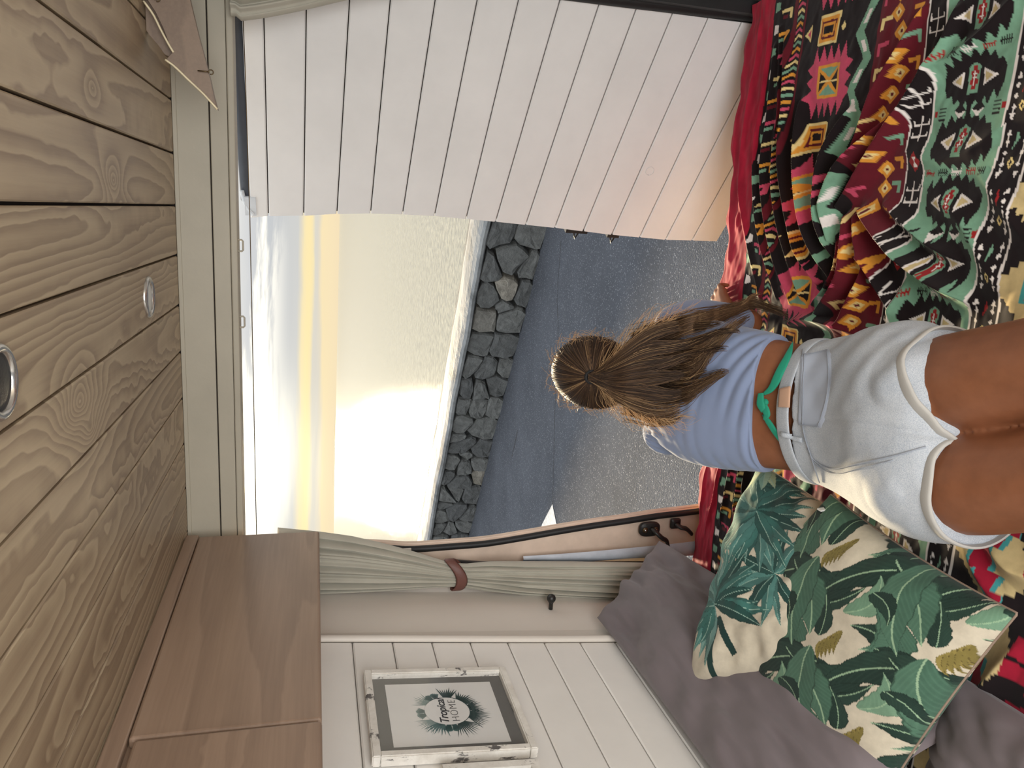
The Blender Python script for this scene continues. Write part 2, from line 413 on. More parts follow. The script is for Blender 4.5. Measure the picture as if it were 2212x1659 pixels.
spot(320, 642, 0.041, 'small round nickel spotlight set in the plank ceiling near the valance')
spot(-2, 826, 0.041, 'round recessed spotlight with a white ring, cut by the edge of the picture')

# ------------------------------------------------------------------ overhead cabinet on the left
cx = -0.819
cab = empty('overhead_cabinet', (cx - 0.1, 1.3, -0.01)); tag(cab, 'brown stained wooden overhead cabinet running along the left wall under the ceiling', 'cabinet')
k_ = [box('carcass', -1.06, cx - 0.020, -0.45, 1.905, 0.0, 0.312, M_cab, bev=0.002)]
def door_slab(y0, y1, z0, z1, xf, name='door'):
    return box(name, xf - 0.02, xf, y0, y1, z0, z1, M_cab, bev=0.006, segs=3)
k_.append(door_slab(1.150, 1.925, -0.011, 0.281, cx))
k_.append(door_slab(0.42, 1.139, -0.011, 0.270, cx + 0.006))
k_.append(door_slab(-0.30, 0.412, -0.011, 0.270, cx + 0.006))
k_.append(box('top_rail', cx - 0.022, cx - 0.004, -0.45, 1.945, 0.283, 0.3145, M_cab, bev=0.003))
adopt(cab, *k_)

# ------------------------------------------------------------------ wedge-shaped wooden board, upper right
def wedge(name, pts, y, th, m):
    q = [(x, y, z) for x, z in pts]; return slab(name, q, (0, -1, 0), th, m, bev=0.0012)
M_shelf = woodmat('bare_brown_board', (152, 132, 112), (132, 112, 94), (104, 86, 72), stretch=(1.2, 9, 14), lines=7, rough=0.5, seed=8.0, contrast=0.3, bmp=0.2)
sh = empty('corner_shelf', (0.45, 1.71, 0.26)); tag(sh, 'brown wooden shelf end tapering to a point, hung in the upper right corner', 'shelf')
a1 = wedge('end_board', [(0.177, 0.186), (0.204, 0.193), (0.23, 0.198), (0.27, 0.207), (0.309, 0.217), (0.373, 0.231), (0.599, 0.27), (0.599, 0.315), (0.372, 0.315), (0.3665, 0.305), (0.345, 0.291), (0.318, 0.280), (0.2755, 0.264), (0.262, 0.2785), (0.25, 0.262), (0.228, 0.238), (0.205, 0.212)], 1.70, 0.022, M_shelf)
a2 = wedge('side_board', [(0.268, 0.2705), (0.2745, 0.2845), (0.292, 0.294), (0.308, 0.310), (0.315, 0.3155), (0.599, 0.3155), (0.599, 0.27), (0.36, 0.26), (0.28, 0.256)], 1.723, 0.02, M_shelf)
def sliver(pts):  # sunlight along the board's edges, painted in as thin pale tubes
    return tube('sunlit_edge', [(x, 1.6985, z) for x, z in pts], 0.0022, plain('painted_sun_edge', (226, 212, 178), .4), k=6)
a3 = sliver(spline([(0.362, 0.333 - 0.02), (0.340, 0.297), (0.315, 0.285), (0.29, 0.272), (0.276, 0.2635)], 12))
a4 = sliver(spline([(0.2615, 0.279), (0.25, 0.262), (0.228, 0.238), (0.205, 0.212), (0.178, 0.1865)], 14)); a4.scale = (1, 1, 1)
adopt(sh, a1, a2, a3, a4)
def eye(x, y, z, lab):
    a = [(x + 0.012, y, z + 0.006), (x + 0.004, y, z + 0.001)]
    c = [(x - 0.0005 + 0.0042 * math.cos(t), y, z - 0.0042 - 0.0042 * math.sin(t)) for t in np.linspace(-2.2, 3.6, 18)]
    tag(mesh('screw_eye', *join_data([tube_data([(x, y, z + 0.02), (x, y, z + .008), (x, y, z)], 0.0013, 6), tube_data(c, 0.0012, 6)]), M_bronze, None, True), lab, 'hook', 'screw eyes')
eye(0.246, 1.692, 0.200, 'small brass screw eye below the tapering shelf end, near its tip')
eye(0.368, 1.694, 0.292, 'small brass screw eye on the face of the tapering shelf end')

# ------------------------------------------------------------------ rear door, right leaf, standing ajar
H0 = np.array((.554, 2.05, 0)); DD = nv((-.894, .448, 0)); DN = np.array((.448, .894, 0)); DN = nv(DN)
fz = [0.178, 0.128, 0.031, -0.062, -0.158, -0.251, -0.346, -0.442, -0.534, -0.630, -0.725, -0.820, -0.918, -1.015, -1.107, -1.201, -1.293]
hz = [0.170, 0.118, 0.018, -0.085, -0.183, -0.294, -0.399, -0.504, -0.611, -0.717, -0.821, -0.925, -1.030, -1.131, -1.235, -1.338, -1.44]
def fs(z): return float(np.interp(-z, [-0.178, -0.128, -0.031, 0.062, 0.158, 0.251, 0.346, 0.534, 0.725, 0.918, 1.107, 1.293], [.664, .656, .649, .638, .631, .628, .628, .636, .646, .660, .668, .664]))
dr = empty('door_1', (H0[0], H0[1], -1.3)); dr['kind'] = 'structure'
def dp(s, z, off=0.0):
    return H0 + DD * s + DN * (off) + np.array((0, 0, z))
kk = []
M_dwhite = plain('white_door_boards', (230, 229, 227), 0.4, var=0.02, nscale=6, bmp=0.06)
for i in range(len(fz) - 1):
    g = 0.0014; n = 9; v = []
    for j in range(n):
        t = j / (n - 1.0)
        zt = (hz[i] * (1 - t) + fz[i] * t) - g; zb = (hz[i + 1] * (1 - t) + fz[i + 1] * t) + g
        se = 0.5 * (fs(fz[i]) + fs(fz[i + 1]))
        st = t * fs(fz[i]); sb = t * fs(fz[i + 1])
        v += [dp(st, zt - 0.003, 0.0), dp(st, zt, 0.003), dp(st, zt, 0.011), dp(sb, zb, 0.011), dp(sb, zb, 0.003), dp(sb, zb + 0.003, 0.0)]
    f = grid_faces(n, 6, wrap=True) + [tuple(range(6))[::-1], tuple((n - 1) * 6 + j for j in range(6))]
    kk.append(mesh('plank', v, f, M_dwhite))
v = []
for i in range(len(fz)):
    a, b = 0.0, fs(fz[i]) - 0.004
    v += [dp(a, hz[i], 0.0105), dp(b, fz[i], 0.0105), dp(b, fz[i], 0.03), dp(a, hz[i], 0.03)]
kk.append(mesh('door_skin', v, grid_faces(len(fz), 4, wrap=True), M_dark))
# rounded outer shell of the door beyond the cladding
v = []
for i in range(len(fz)):
    b = fs(fz[i]) - 0.012
    v += [dp(0.01, hz[i], 0.03), dp(b, fz[i], 0.03), dp(b - 0.01, fz[i], 0.045), dp(0.01, hz[i], 0.05)]
kk.append(mesh('outer_shell', v, grid_faces(len(fz), 4, wrap=True), M_beige))
# dark seal and capping along the top of the door
sp = [dp(s, 0.182 + 0.006 * (1 - s / 0.66), 0.02) for s in np.linspace(0.0, 0.62, 10)]
kk.append(tube('top_seal', sp, 0.016, plain('slate_grey_seal', (62, 66, 74), 0.5), k=10, flat=1.2))
kk.append(mesh('top_corner_catch', *join_data([hexa([dp(s, z, o) for z in (0.160, 0.190) for s, o in ((0.600, -0.004), (0.655, -0.004), (0.655, 0.03), (0.600, 0.03))]),
    tube_data([dp(.585, .196, .006), dp(.612, .192, .004), (dp(.635, .182, .0)), dp(.652, .168, -.004)], 0.006, 8)]), plain('pale_grey_plastic', (205, 210, 215), 0.3)))
# latch pins on the free edge
def latch(z, n):
    s = fs(z)
    P = []
    P.append(hexa([dp(s - .002 + a, z + b, o) for b in (-0.036 * n, 0.036 * n) for a, o in ((0.0, .002), (0.014, .004), (0.014, .034), (0.0, .034))]))
    P.append(tube_data([dp(s + .010, z + .006, .015), dp(s + .020, z + .004, .015), dp(s + .034, z - .001, .013), dp(s + .022, z - .007, .015), dp(s + .010, z - .009, .015)], 0.0032, 6))
    return mesh('latch', *join_data(P), M_blk)
kk += [latch(-0.80, 1.0), latch(-0.925, 0.55)]
# small round plug in a board
pc = dp(0.44, -1.015 + 0.03, -0.0008)
ring = [pc + DD * 0.013 * math.cos(t) + np.array((0, 0, 0.013 * math.sin(t))) for t in np.linspace(0, 2 * math.pi, 22)]
kk.append(tube('round_plug', ring, 0.0011, M_dwhite, k=5))
adopt(dr, *kk)
# hinge pillar and its black seal
box('pillar_right', 0.566, 0.60, 2.0, 2.12, -1.4, 0.3, M_rub)['kind'] = 'structure'
bpy.data.objects['pillar_right'].name = 'trim_3'
tag(tube('hinge_seal', [(0.585 - 0.012 * math.sin((z + 1.4) * 2), 2.045, z) for z in np.linspace(-1.4, 0.28, 16)], 0.022, M_rub, k=10), 'black rubber seal down the hinge side of the white plank door', 'seal')

# ------------------------------------------------------------------ rear pillar, left: painted metal, seal, striker
def J(px, py, y=2.05): return atY(px, py, y)
edge = [(690, 1172), (760, 1172), (830, 1175), (890, 1178), (980, 1172), (1050, 1166), (1120, 1155), (1200, 1141), (1280, 1128), (1350, 1118), (1420, 1107), (1490, 1099), (1600, 1084), (1720, 1070)]
E_ = spline([J(a, b) for a, b in edge], 48)
pil = tag(mesh('trim_4', [p + np.array((dx, dy, 0)) for p in E_ for dx, dy in ((0.004, 0.02), (0.002, -0.002), (-0.022, -0.010), (-0.10 - 0.02, 0.004), (-0.155, -0.004), (-0.155, 0.05))],
    grid_faces(48, 6), M_beige, None, True), kind='structure')
def on_pil(off): return [p + np.array(off) for p in E_]
tube('seal', on_pil((-0.0065, -0.012, 0)), 0.0095, M_rub, pil, k=10)
tube('flange', [p + np.array((0.0035 + 0.0010 * math.sin(i * 2.1), 0.004, 0)) for i, p in enumerate(E_)], 0.0028, M_beige, pil, k=6)
# black strip and pale trim against the curtain
S_ = spline([atY(980, 1214, 2.0), atY(1060, 1219, 2.0), (atY(1200, 1219, 2.0)), atY(1400, 1218, 2.0), atY(1560, 1215, 2.0)], 20)
mesh('black_strip', [p + np.array(o_) for p in S_ for o_ in ((0.006, 0, 0), (0.004, -.008, 0), (-0.006, -.008, 0), (-0.012, 0.0, 0), (0, 0.02, 0))], grid_faces(20, 5, wrap=True), M_rub, pil)
Wt = spline([atY(1130, 1204, 2.012), atY(1200, 1201, 2.010), atY(1280, 1196, 2.008), atY(1380, 1188, 2.006), atY(1470, 1180, 2.005), atY(1560, 1170, 2.005)], 16)
mesh('pale_grey_trim', [p for i, q in enumerate(Wt) for p in (q + np.array((0.004 + 0.0006 * i, 0, 0)), q + np.array((-0.004, -0.008, 0)), q + np.array((-0.006 - 0.0022 * i, -0.002, 0)), q + np.array((-0.03, 0.01, 0)))], grid_faces(16, 4), plain('pale_blue_grey_paint', (188, 194, 204), 0.35), pil, True)
# striker plate: black oval, two bolts, strap
def plate_data(c, rx, rz, th, k=28, n=3.0):
    v = []
    for (s, yy_) in ((1.0, 0.0), (1.0, -th * .6), (0.88, -th), (0.0001, -th)):
        for j in range(k):
            a = 2 * math.pi * j / k; ca, sa = math.cos(a), math.sin(a)
            r = (abs(ca) ** n + abs(sa) ** n) ** (-1 / n)
            v.append((c[0] + rx * r * ca * s, c[1] + yy_, c[2] + rz * r * sa * s))
    return v, grid_faces(4, k, wrap=True)
stc = atY(1402, 1142, 2.028)
st = tag(mesh('door_striker', *plate_data(stc, 0.0235, 0.034, 0.009), M_blk, None, True), 'black oval door striker plate bolted to the beige rear pillar', 'striker')
for dz in (0.017, -0.017):
    c = stc + np.array((0.0, -0.010, dz)); v_, f_ = plate_data(c, 0.009, 0.009, 0.003, 14, 2.0)
    b_ = mesh('bolt', v_, f_, M_bronze, st, True); v_, f_ = plate_data(c + np.array((0, -.003, 0)), 0.004, 0.004, 0.003, 10, 2.0); mesh('bolt_head', v_, f_, M_steel, b_, True)
tube('strap', spline([stc + np.array((0.004, -.008, -.004)), stc + np.array((-0.002, -.026, -.012)), stc + np.array((-0.018, -.034, -.03)), stc + np.array((-0.03, -.03, -.048)), stc + np.array((-.05, -.03, -.055))], 14), 0.0055, M_blk, st, k=8, flat=1.5)
stc = atY(1458, 1130, 2.026)
st = tag(mesh('strap_socket', *plate_data(stc, 0.0165, 0.0165, 0.008, n=8.0), M_blk, None, True), 'square black socket with a strap on the pillar beside the red hem of the bedspread', 'socket')
tube('strap', spline([stc + np.array((0.0, -.005, 0)), stc + np.array((-0.006, -.02, -.01)), stc + np.array((-0.012, -.022, -.03)), stc + np.array((-0.03, -.02, -.05))], 12), 0.0055, M_blk, st, k=8, flat=1.6)
# screw tab
c = atY(879, 1192, 2.03)
stt = tag(box('screw_tab', c[0] - .014, c[0] + .012, c[1] - .004, c[1], c[2] - .012, c[2] + .016, M_panel, bev=.002), 'small white metal tab screwed to the pillar beside the gathered curtain', 'bracket')
v_, f_ = plate_data(c + np.array((0, -.004, 0)), .004, .004, .002, 12, 2.0); mesh('screw', v_, f_, M_steel, stt, True)
# black knob on the smooth panel
c = np.array(wall(1190, 1307)) + np.array((0.0, 0.0, 0))
kb = tag(mesh('coat_knob', *join_data([tube_data([c + np.array((-0.012, 0, 0)), c + np.array((0.006, 0, 0)), c + np.array((.012, 0, 0))], [0.006, 0.006, 0.009], 12), ball_data(c + np.array((0.02, 0, 0)), 0.0125, 18, 12)]), M_blk, None, True), 'round black knob on the beige panel beside the curtain', 'knob')
# ------------------------------------------------------------------ outdoors
def O(x, y, z): return XO * x + YO * y + ZO * z
def gpx(px, py, h=GROUND):
    v = ray(px, py); P = v * (h / v.dot(ZO)); return np.array((P.dot(XO), P.dot(YO)))
B1 = gpx(1180, 490); B2 = gpx(1012, 1160)
WD = nv(B2 - B1)                          # along the wall, to the left
WNv = np.array((-WD[1], WD[0]));  WNv = WNv if WNv[1] > 0 else -WNv   # away from the van
def W(s, n, z): q = B1 + WD * s + WNv * n; return O(q[0], q[1], z)
# asphalt
m, t, b = material('old_asphalt'); oc = t.new('ShaderNodeTexCoord').outputs['Object']
vo = t.new('ShaderNodeTexVoronoi'); t.put(vo, 'Vector', oc); t.put(vo, 'Scale', 105.0)
n1 = t.noise(oc, 1.2, 4, 0.6); n2 = t.noise(oc, 130.0, 2, 0.6)
rc = t.new('ShaderNodeSeparateColor'); t.l.new(vo.outputs['Color'], rc.inputs[0])
chip = t.math('MULTIPLY', t.sstep(rc.outputs[0], 0.80, 0.96), t.sstep(vo.outputs['Distance'], 0.55, 0.35))
base = t.ramp(t.math('MULTIPLY_ADD', n2, 0.5, t.math('MULTIPLY', n1, 0.5)), [(0.35, lin((64, 68, 76))), (0.65, lin((86, 91, 101)))])
t.put(b, 'Base Color', t.mix(chip, base, (*lin((128, 134, 144)), 1))); t.put(b, 'Roughness', t.math('MULTIPLY_ADD', chip, -0.2, 0.95)); t.put(b, 'Specular IOR Level', 0.15)
bump(t, b, t.math('MULTIPLY_ADD', n2, 0.6, t.math('SUBTRACT', 0.8, vo.outputs['Distance'])), 0.55, 0.01)
M_asph = m
q = [W(-16, 0.05, GROUND), W(30, 0.05, GROUND), O(-26, -8, GROUND), O(14, -8, GROUND)]
gr = tag(slab('car_park_ground', [q[0], q[1], q[2], q[3]], ZO, 0.3, M_asph), kind='structure')
# long crack across the tarmac: a shallow dark seam
M_crack = plain('tarred_crack', (52, 54, 58), 0.9)
def on_g(px, py, h=0.0015): a = gpx(px, py); return O(a[0], a[1], GROUND + h)
rs = random.Random(5)
def crack(pts, wd):
    P = spline([on_g(*p) for p in pts], 60); v = []
    for i, p in enumerate(P):
        d = P[min(i + 1, 59)] - P[max(i - 1, 0)]; s = nv(np.cross(ZO, d)); j = rs.uniform(-1, 1) * wd * 1.2; ww = wd * rs.uniform(.3, 1)
        v += [p + s * (j + ww), p + s * (j - ww)]
    return mesh('crack', v, grid_faces(60, 2), M_crack, gr)
crack([(1212, 520), (1204, 640), (1206, 720), (1200, 850), (1196, 1000), (1194, 1100)], 0.006)
crack([(1118, 930), (1112, 960), (1106, 985)], 0.012)
# white arrowhead painted on the tarmac
M_road = plain('worn_road_paint', (205, 205, 205), 0.7, var=0.12, nscale=40)
A = [on_g(1194, 1089, .004), on_g(1202, 1129, .004), on_g(1230, 1200, .004), on_g(1148, 1215, .004), on_g(1172, 1132, .004)]
tag(mesh('road_marking', A, [tuple(range(5))], M_road), 'white painted arrow tip on the dark tarmac near the left pillar', 'road marking')

# seawall: rough stones laid against a core, with a smooth coping
HW = 0.60
core = tag(mesh('sea_wall', *hexa([W(-14, .07, GROUND - .1), W(26, .07, GROUND - .1), W(26, .80, GROUND - .1), W(-14, .80, GROUND - .1),
    W(-14, .07, GROUND + HW - .03), W(26, .07, GROUND + HW - .03), W(26, .80, GROUND + HW - .05), W(-14, .80, GROUND + HW - .05)]),
    plain('wall_mortar', (66, 68, 70), 0.9, var=0.1, nscale=12, bmp=.5, bscale=60)), 'low sea wall of dark rough stones with a pale rounded coping, beyond the tarmac', 'wall')
def clip(poly, p, nrm):
    out = []; n = len(poly)
    for i in range(n):
        a = poly[i]; b_ = poly[(i + 1) % n]; da = (a - p) @ nrm; db = (b_ - p) @ nrm
        if da <= 0: out.append(a)
        if (da < 0) != (db < 0) and abs(da - db) > 1e-12: out.append(a + (b_ - a) * da / (da - db))
    return out
rs = random.Random(12); nr = np.random.RandomState(4)
def rockmat(name, a, b_, c):
    m, t, bb = material(name); oc = t.new('ShaderNodeTexCoord').outputs['Object']; rnd = t.new('ShaderNodeObjectInfo').outputs['Random']
    n = t.noise(oc, 9.0, 6, 0.65, 0.6); tint = t.ramp(rnd, [(0.0, lin(a)), (0.55, lin(b_)), (0.88, lin(b_)), (1.0, lin(c))])
    t.put(bb, 'Base Color', t.mix(0.75, tint, t.ramp(n, [(0.3, (0.45,) * 3), (0.7, (1.3,) * 3)]), 'MULTIPLY')); t.put(bb, 'Roughness', 0.85)
    bump(t, bb, t.noise(oc, 22.0, 6, 0.7), 0.8, 0.03); return m
M_rock = rockmat('dark_basalt_stones', (84, 88, 92), (106, 110, 112), (168, 162, 150))
seeds = []
x = -3.2
while x < 16.5:
    k = rs.choice((2, 3, 3)) ; wd = rs.uniform(.18, .50) * (0.9 if x < 6 else 0.75)
    cuts = sorted(rs.uniform(-.06, .06) + (i + .5) / k for i in range(k))
    for i, c in enumerate(cuts): seeds.append((x + rs.uniform(-.09, .09), c * (HW - .02) + rs.uniform(-.03, .03), rs.uniform(.9, 1.1)))
    x += wd
    if rs.random() < .35: seeds.append((x - wd * .5 + rs.uniform(-.03, .03), rs.uniform(.05, .5), 0.5))
S = np.array([(a, b_) for a, b_, c in seeds])
nst = 0
for i, (sx, sz, sw) in enumerate(seeds):
    near = [j for j in range(len(seeds)) if j != i and abs(seeds[j][0] - sx) < .9]
    P = [np.array(p) for p in ((sx - .26, -.02), (sx + .26, -.02), (sx + .26, HW - .03), (sx - .26, HW - .03))]
    for j in near:
        d = S[j] - S[i]; r = sw / (sw + seeds[j][2]); P = clip(P, S[i] + d * r, d)
        if len(P) < 3: break
    if len(P) < 3 or nst >= 290: continue
    P = np.array(P); c = P.mean(0); g = .012
    # inset, subdivide the outline and roughen it
    ring = []
    n = len(P)
    for a in range(n):
        p0, p1 = P[a], P[(a + 1) % n]
        ln = np.linalg.norm(p1 - p0); kk_ = 2 if ln > .1 else 1
        for e in range(kk_): ring.append(p0 + (p1 - p0) * (e + .25) / kk_)
    ring = np.array(ring); dc = ring - c; rr = np.linalg.norm(dc, axis=1)[:, None]
    ring = c + dc * np.maximum(0.4, (rr - g * .7) / rr) + nr.uniform(-.013, .013, ring.shape)
    proud = rs.uniform(.0, .05); v = []
    for sc_, dpth in ((1.0, .09), (1.0, 0.01 - proud * .5), (0.93, -proud * .85), (0.6, -proud)):
        q2 = c + (ring - c) * sc_ + (nr.uniform(-.008, .008, ring.shape) if sc_ < 1 else 0)
        for p in q2: v.append(W(p[0], dpth + nr.uniform(-.010, .010), GROUND + p[1]))
    v.append(W(c[0], -proud * 1.02, GROUND + c[1])); k2 = len(ring)
    f = grid_faces(4, k2, wrap=True) + [(3 * k2 + a, 3 * k2 + (a + 1) % k2, 4 * k2) for a in range(k2)] + [tuple(range(k2))[::-1]]
    mesh('stone', v, f, M_rock, core); nst += 1
# coping: rounded concrete cap, pale, wet-dark along its seaward edge
m, t, b = material('pale_weathered_coping'); oc = t.new('ShaderNodeTexCoord').outputs['Object']
n = t.noise(t.vmath('ADD', oc, (1, 2, 3)), 2.2, 6, 0.65, 0.6)
t.put(b, 'Base Color', t.ramp(n, [(0.32, lin((80, 84, 87))), (0.5, lin((118, 123, 128))), (0.7, lin((150, 155, 159)))])); t.put(b, 'Roughness', 0.75)
bump(t, b, t.noise(oc, 12.0, 5, 0.65), 0.4, 0.02); M_cop = m
prof = [(-.02, HW - .035), (-.05, HW - .02), (-.055, HW + .01), (-.02, HW + .035), (.08, HW + .055), (.26, HW + .07), (.44, HW + .065), (.58, HW + .045), (.68, HW + .0), (.72, HW - .05), (.74, HW - .12), (.74, HW - .4), (.05, HW - .035)]
s0 = -14.0
for L in (11.6, 2.3, 6.0, 9.0, 11.0):
    v = []; n = 24
    for i in range(n):
        s = s0 + .006 + (L - .012) * i / (n - 1)
        wv = 0.010 * math.sin(s * 3.1) + .006 * math.sin(s * 7.7)
        for j, (a, z) in enumerate(prof): v.append(W(s, a + wv * (1.5 if j in (1, 2, 8, 9) else .5), GROUND + z + wv * .4))
    k2 = len(prof)
    mesh('coping', v, grid_faces(n, k2, wrap=True) + [tuple(range(k2))[::-1], tuple((n - 1) * k2 + j for j in range(k2))], M_cop, core, False)
    s0 += L

v = []; n = 160; rs2 = np.random.RandomState(8)
for i in range(n):
    s = -14 + 40.0 * i / (n - 1); e_ = 1.06 + .10 * vnoise(np.array([s * 1.3]), np.array([0.5]), 3)[0] * 2 + .05 * rs2.rand()
    for a, z in ((.70, HW - .03), (.80, HW - .015 + .02 * rs2.rand()), (.92, HW - .02 + .02 * rs2.rand()), (e_, HW - .05), (e_ + .06, HW - .5), (.70, HW - .5)): v.append(W(s, a, GROUND + z))
mesh('rocky_ledge', v, grid_faces(n, 6, wrap=True), M_rock, core, False)
# sea
m, t, b = material('sea_water'); oc = t.new('ShaderNodeTexCoord').outputs['Object']
wv_ = t.noise(t.mul(oc, (0.6, 1.0, 1.0)), 3.2, 6, 0.72); wv2 = t.noise(t.mul(oc, (0.5, 1.0, 1)), 0.16, 4, 0.6)
spk = t.noise(t.mul(oc, (0.8, 1.6, 1.0)), 5.0, 4, 0.75)
t.put(b, 'Base Color', t.ramp(spk, [(0.40, lin((84, 86, 80))), (0.60, lin((178, 174, 152)))])); t.put(b, 'Roughness', 0.10); t.put(b, 'Specular IOR Level', 0.6); t.put(b, 'Metallic', 0.05)
bump(t, b, t.math('MULTIPLY_ADD', wv2, 1.2, wv_), 0.9, 0.03); M_sea = m
SEA = GROUND - 2.2
sea = tag(slab('sea', [W(-4000, .95, SEA), W(4000, .95, SEA), W(9000, 9000, SEA), W(-9000, 9000, SEA)], ZO, 1.0, M_sea), kind='structure')
# ------------------------------------------------------------------ bed
BED = -1.125
mt = tag(box('mattress', -1.03, 0.585, -0.40, 1.985, -1.30, BED - 0.012, cloth('grey_sheet', (98, 92, 92)), bev=0.035, segs=4), 'grey sheeted mattress filling the rear of the van under the bedspread', 'mattress')
bb_ = tag(box('bed_base', -1.03, 0.585, -0.40, 1.93, -1.46, -1.302, M_cab, bev=.004), 'wooden bed platform carrying the mattress', 'bed base')

def bz(px, py): p = atZ(px, py, BED + 0.02); return (p[0], p[1])
xs = np.concatenate([np.arange(-1.02, -0.56, 0.0042), np.arange(-0.56, 0.585, 0.0021)])
ys = np.concatenate([np.arange(0.62, 2.00, 0.0021), np.linspace(2.0, 2.15, 60)])
X, Y = np.meshgrid(xs, ys, indexing='ij'); x = X.ravel(); y = Y.ravel()
# folds: ridges drawn out from where her arm pins the cloth
def ridge(pts, h, wd, asym=1.0, taper=True):
    P = spline([bz(*p) for p in pts], 22); best = np.full(len(x), 1e9); tt = np.zeros(len(x)); sg = np.zeros(len(x))
    lo = P.min(0) - wd * 4; hi = P.max(0) + wd * 4
    idx = np.nonzero((x > lo[0]) & (x < hi[0]) & (y > lo[1]) & (y < hi[1]))[0]
    bx, by = x[idx], y[idx]; bb = best[idx]; bt = tt[idx]; bs = sg[idx]
    for i in range(21):
        a, b_ = P[i], P[i + 1]; d = b_ - a; L2 = d @ d + 1e-12
        t_ = np.clip(((bx - a[0]) * d[0] + (by - a[1]) * d[1]) / L2, 0, 1)
        qx = bx - a[0] - t_ * d[0]; qy = by - a[1] - t_ * d[1]; r = np.hypot(qx, qy)
        k = r < bb; bb = np.where(k, r, bb); bt = np.where(k, (i + t_) / 21, bt); bs = np.where(k, np.sign(qx * d[1] - qy * d[0]), bs)
    w_ = wd * np.where(bs > 0, asym, 1 / asym)
    env = np.sin(np.pi * np.clip(bt * 0.86 + 0.10, 0, 1)) ** 0.5 if taper else 1.0
    val = h * env * np.exp(-(bb / w_) ** 1.35)
    return idx, val, bs * bb
R_ = [
 ([(1562, 560), (1568, 400), (1580, 260), (1598, 120), (1618, -40)], .022, .016),
 ([(1630, 640), (1606, 520), (1590, 400), (1606, 240), (1626, 120), (1640, -30)], .020, .011),
 ([(1668, 640), (1640, 540), (1626, 450), (1624, 330), (1640, 200), (1652, 60)], .026, .010),
 ([(1700, 650), (1668, 560), (1650, 470), (1642, 360), (1656, 240), (1664, 100)], .024, .012),
 ([(1722, 640), (1700, 560), (1680, 480), (1668, 380), (1680, 230), (1676, 60)], .022, .010),
 ([(1760, 610), (1722, 540), (1702, 440), (1690, 340), (1696, 200), (1690, 80)], .026, .011),
 ([(1800, 600), (1772, 540), (1746, 460), (1730, 340), (1726, 220)], .028, .012),
 ([(1812, 560), (1790, 490), (1786, 400), (1800, 320), (1830, 240)], .030, .013),
 ([(1806, 520), (1798, 450), (1815, 395), (1850, 340), (1900, 290), (1940, 250)], .032, .013),
 ([(1812, 445), (1850, 398), (1890, 340), (1940, 270), (1985, 200), (2040, 100), (2060, 20)], .026, .012),
 ([(1830, 350), (1870, 260), (1900, 190), (1950, 100), (1985, 20)], .020, .011),
 ([(1862, 455), (1905, 500), (1960, 560), (2020, 610), (2080, 650)], .030, .013),
 ([(1850, 470), (1872, 540), (1905, 610), (1935, 680)], .026, .014),
 ([(1830, 470), (1842, 540), (1835, 600), (1800, 650), (1760, 680)], .030, .014),
 ([(1815, 500), (1826, 560), (1800, 620), (1750, 660)], .024, .012),
 ([(1880, 560), (1862, 620), (1830, 680), (1800, 720)], .022, .014),
 ([(1905, 440), (1950, 480), (2010, 530), (2060, 560)], .016, .012),
 ([(1950, 620), (1930, 680), (1910, 740)], .016, .018),
 ([(1700, 700), (1740, 690), (1790, 700), (1840, 720)], .020, .013),
 ([(1990, 160), (2060, 120), (2130, 60), (2180, -10)], .014, .016),
 ([(2000, 420), (2060, 470), (2110, 560), (2150, 640)], .009, .022),
 ([(1950, 330), (2010, 350), (2080, 330), (2140, 280)], .008, .025),
 ([(2110, 380), (2160, 450), (2200, 520)], .009, .022),
 # strip seen between her side and the palm cushion
 ([(1515, 1010), (1508, 1080), (1490, 1150)], .020, .010), ([(1545, 1010), (1535, 1080), (1512, 1150)], .022, .009),
 ([(1570, 1000), (1560, 1070), (1545, 1130)], .022, .009), ([(1592, 1000), (1590, 1060), (1575, 1110)], .022, .009), ([(1612, 1000), (1605, 1050), (1600, 1090)], .02, .008),
 ([(2080, 1190), (2120, 1260), (2170, 1330)], .012, .02), ([(2130, 1180), (2180, 1230), (2230, 1250)], .014, .02), ([(2190, 1400), (2120, 1500), (2080, 1600)], .016, .025)]
Hh = 0.007 * vnoise(x * 9, y * 9, 3) + 0.006 * vnoise(x * 15 + y * 6, y * 34 - x * 9, 4) + 0.0025 * vnoise(x * 50 + y * 30, y * 70, 14)
du = np.zeros(len(x)); dv = np.zeros(len(x))
for pts, h, wd in R_:
    hemk = np.clip((2.0 - np.mean([bz(*p)[1] for p in pts])) / .4, .42, 1.0) ** 1.2 * 1.35; h = h * hemk
    idx, val, sd = ridge(pts, h, wd)
    base = Hh[idx]; Hh[idx] = np.maximum(base, val * 1.5 - .003) * .6 + (base + val * 1.3) * .4
    dv[idx] += np.sign(sd) * np.minimum(np.abs(sd), .02) * (val / h) * 0.7
# the hem falls over the edge of the mattress
ye = np.interp(x, [-1.02, -0.75, -0.5, -0.2, 0.0, 0.12, 0.25, 0.42, 0.58], [1.97, 1.985, 2.01, 1.99, 1.99, 1.995, 2.015, 2.0, 1.99]) + 0.010 * np.sin(x * 31) + .006 * np.sin(x * 67)
ov = np.maximum(0, y - ye)
z = BED + 0.004 + np.maximum(Hh, -0.004) * np.clip((ye + .02 - y) * 14 + .25, 0.25, 1)
yy_ = np.where(ov > 0, ye + 0.035 * (1 - np.exp(-ov / 0.035)), y)
z = z - np.where(ov > 0, (ov - 0.035 * (1 - np.exp(-ov / 0.035))) * 1.6, 0) + np.where(ov > 0, 0.004 * np.sin(x * 55) * np.clip(ov * 12, 0, 1), 0)
edge_soft = np.clip((0.06 - np.abs(ye - y)) / 0.06, 0, 1); z -= 0.006 * edge_soft
V = np.stack([x, yy_, z], 1)

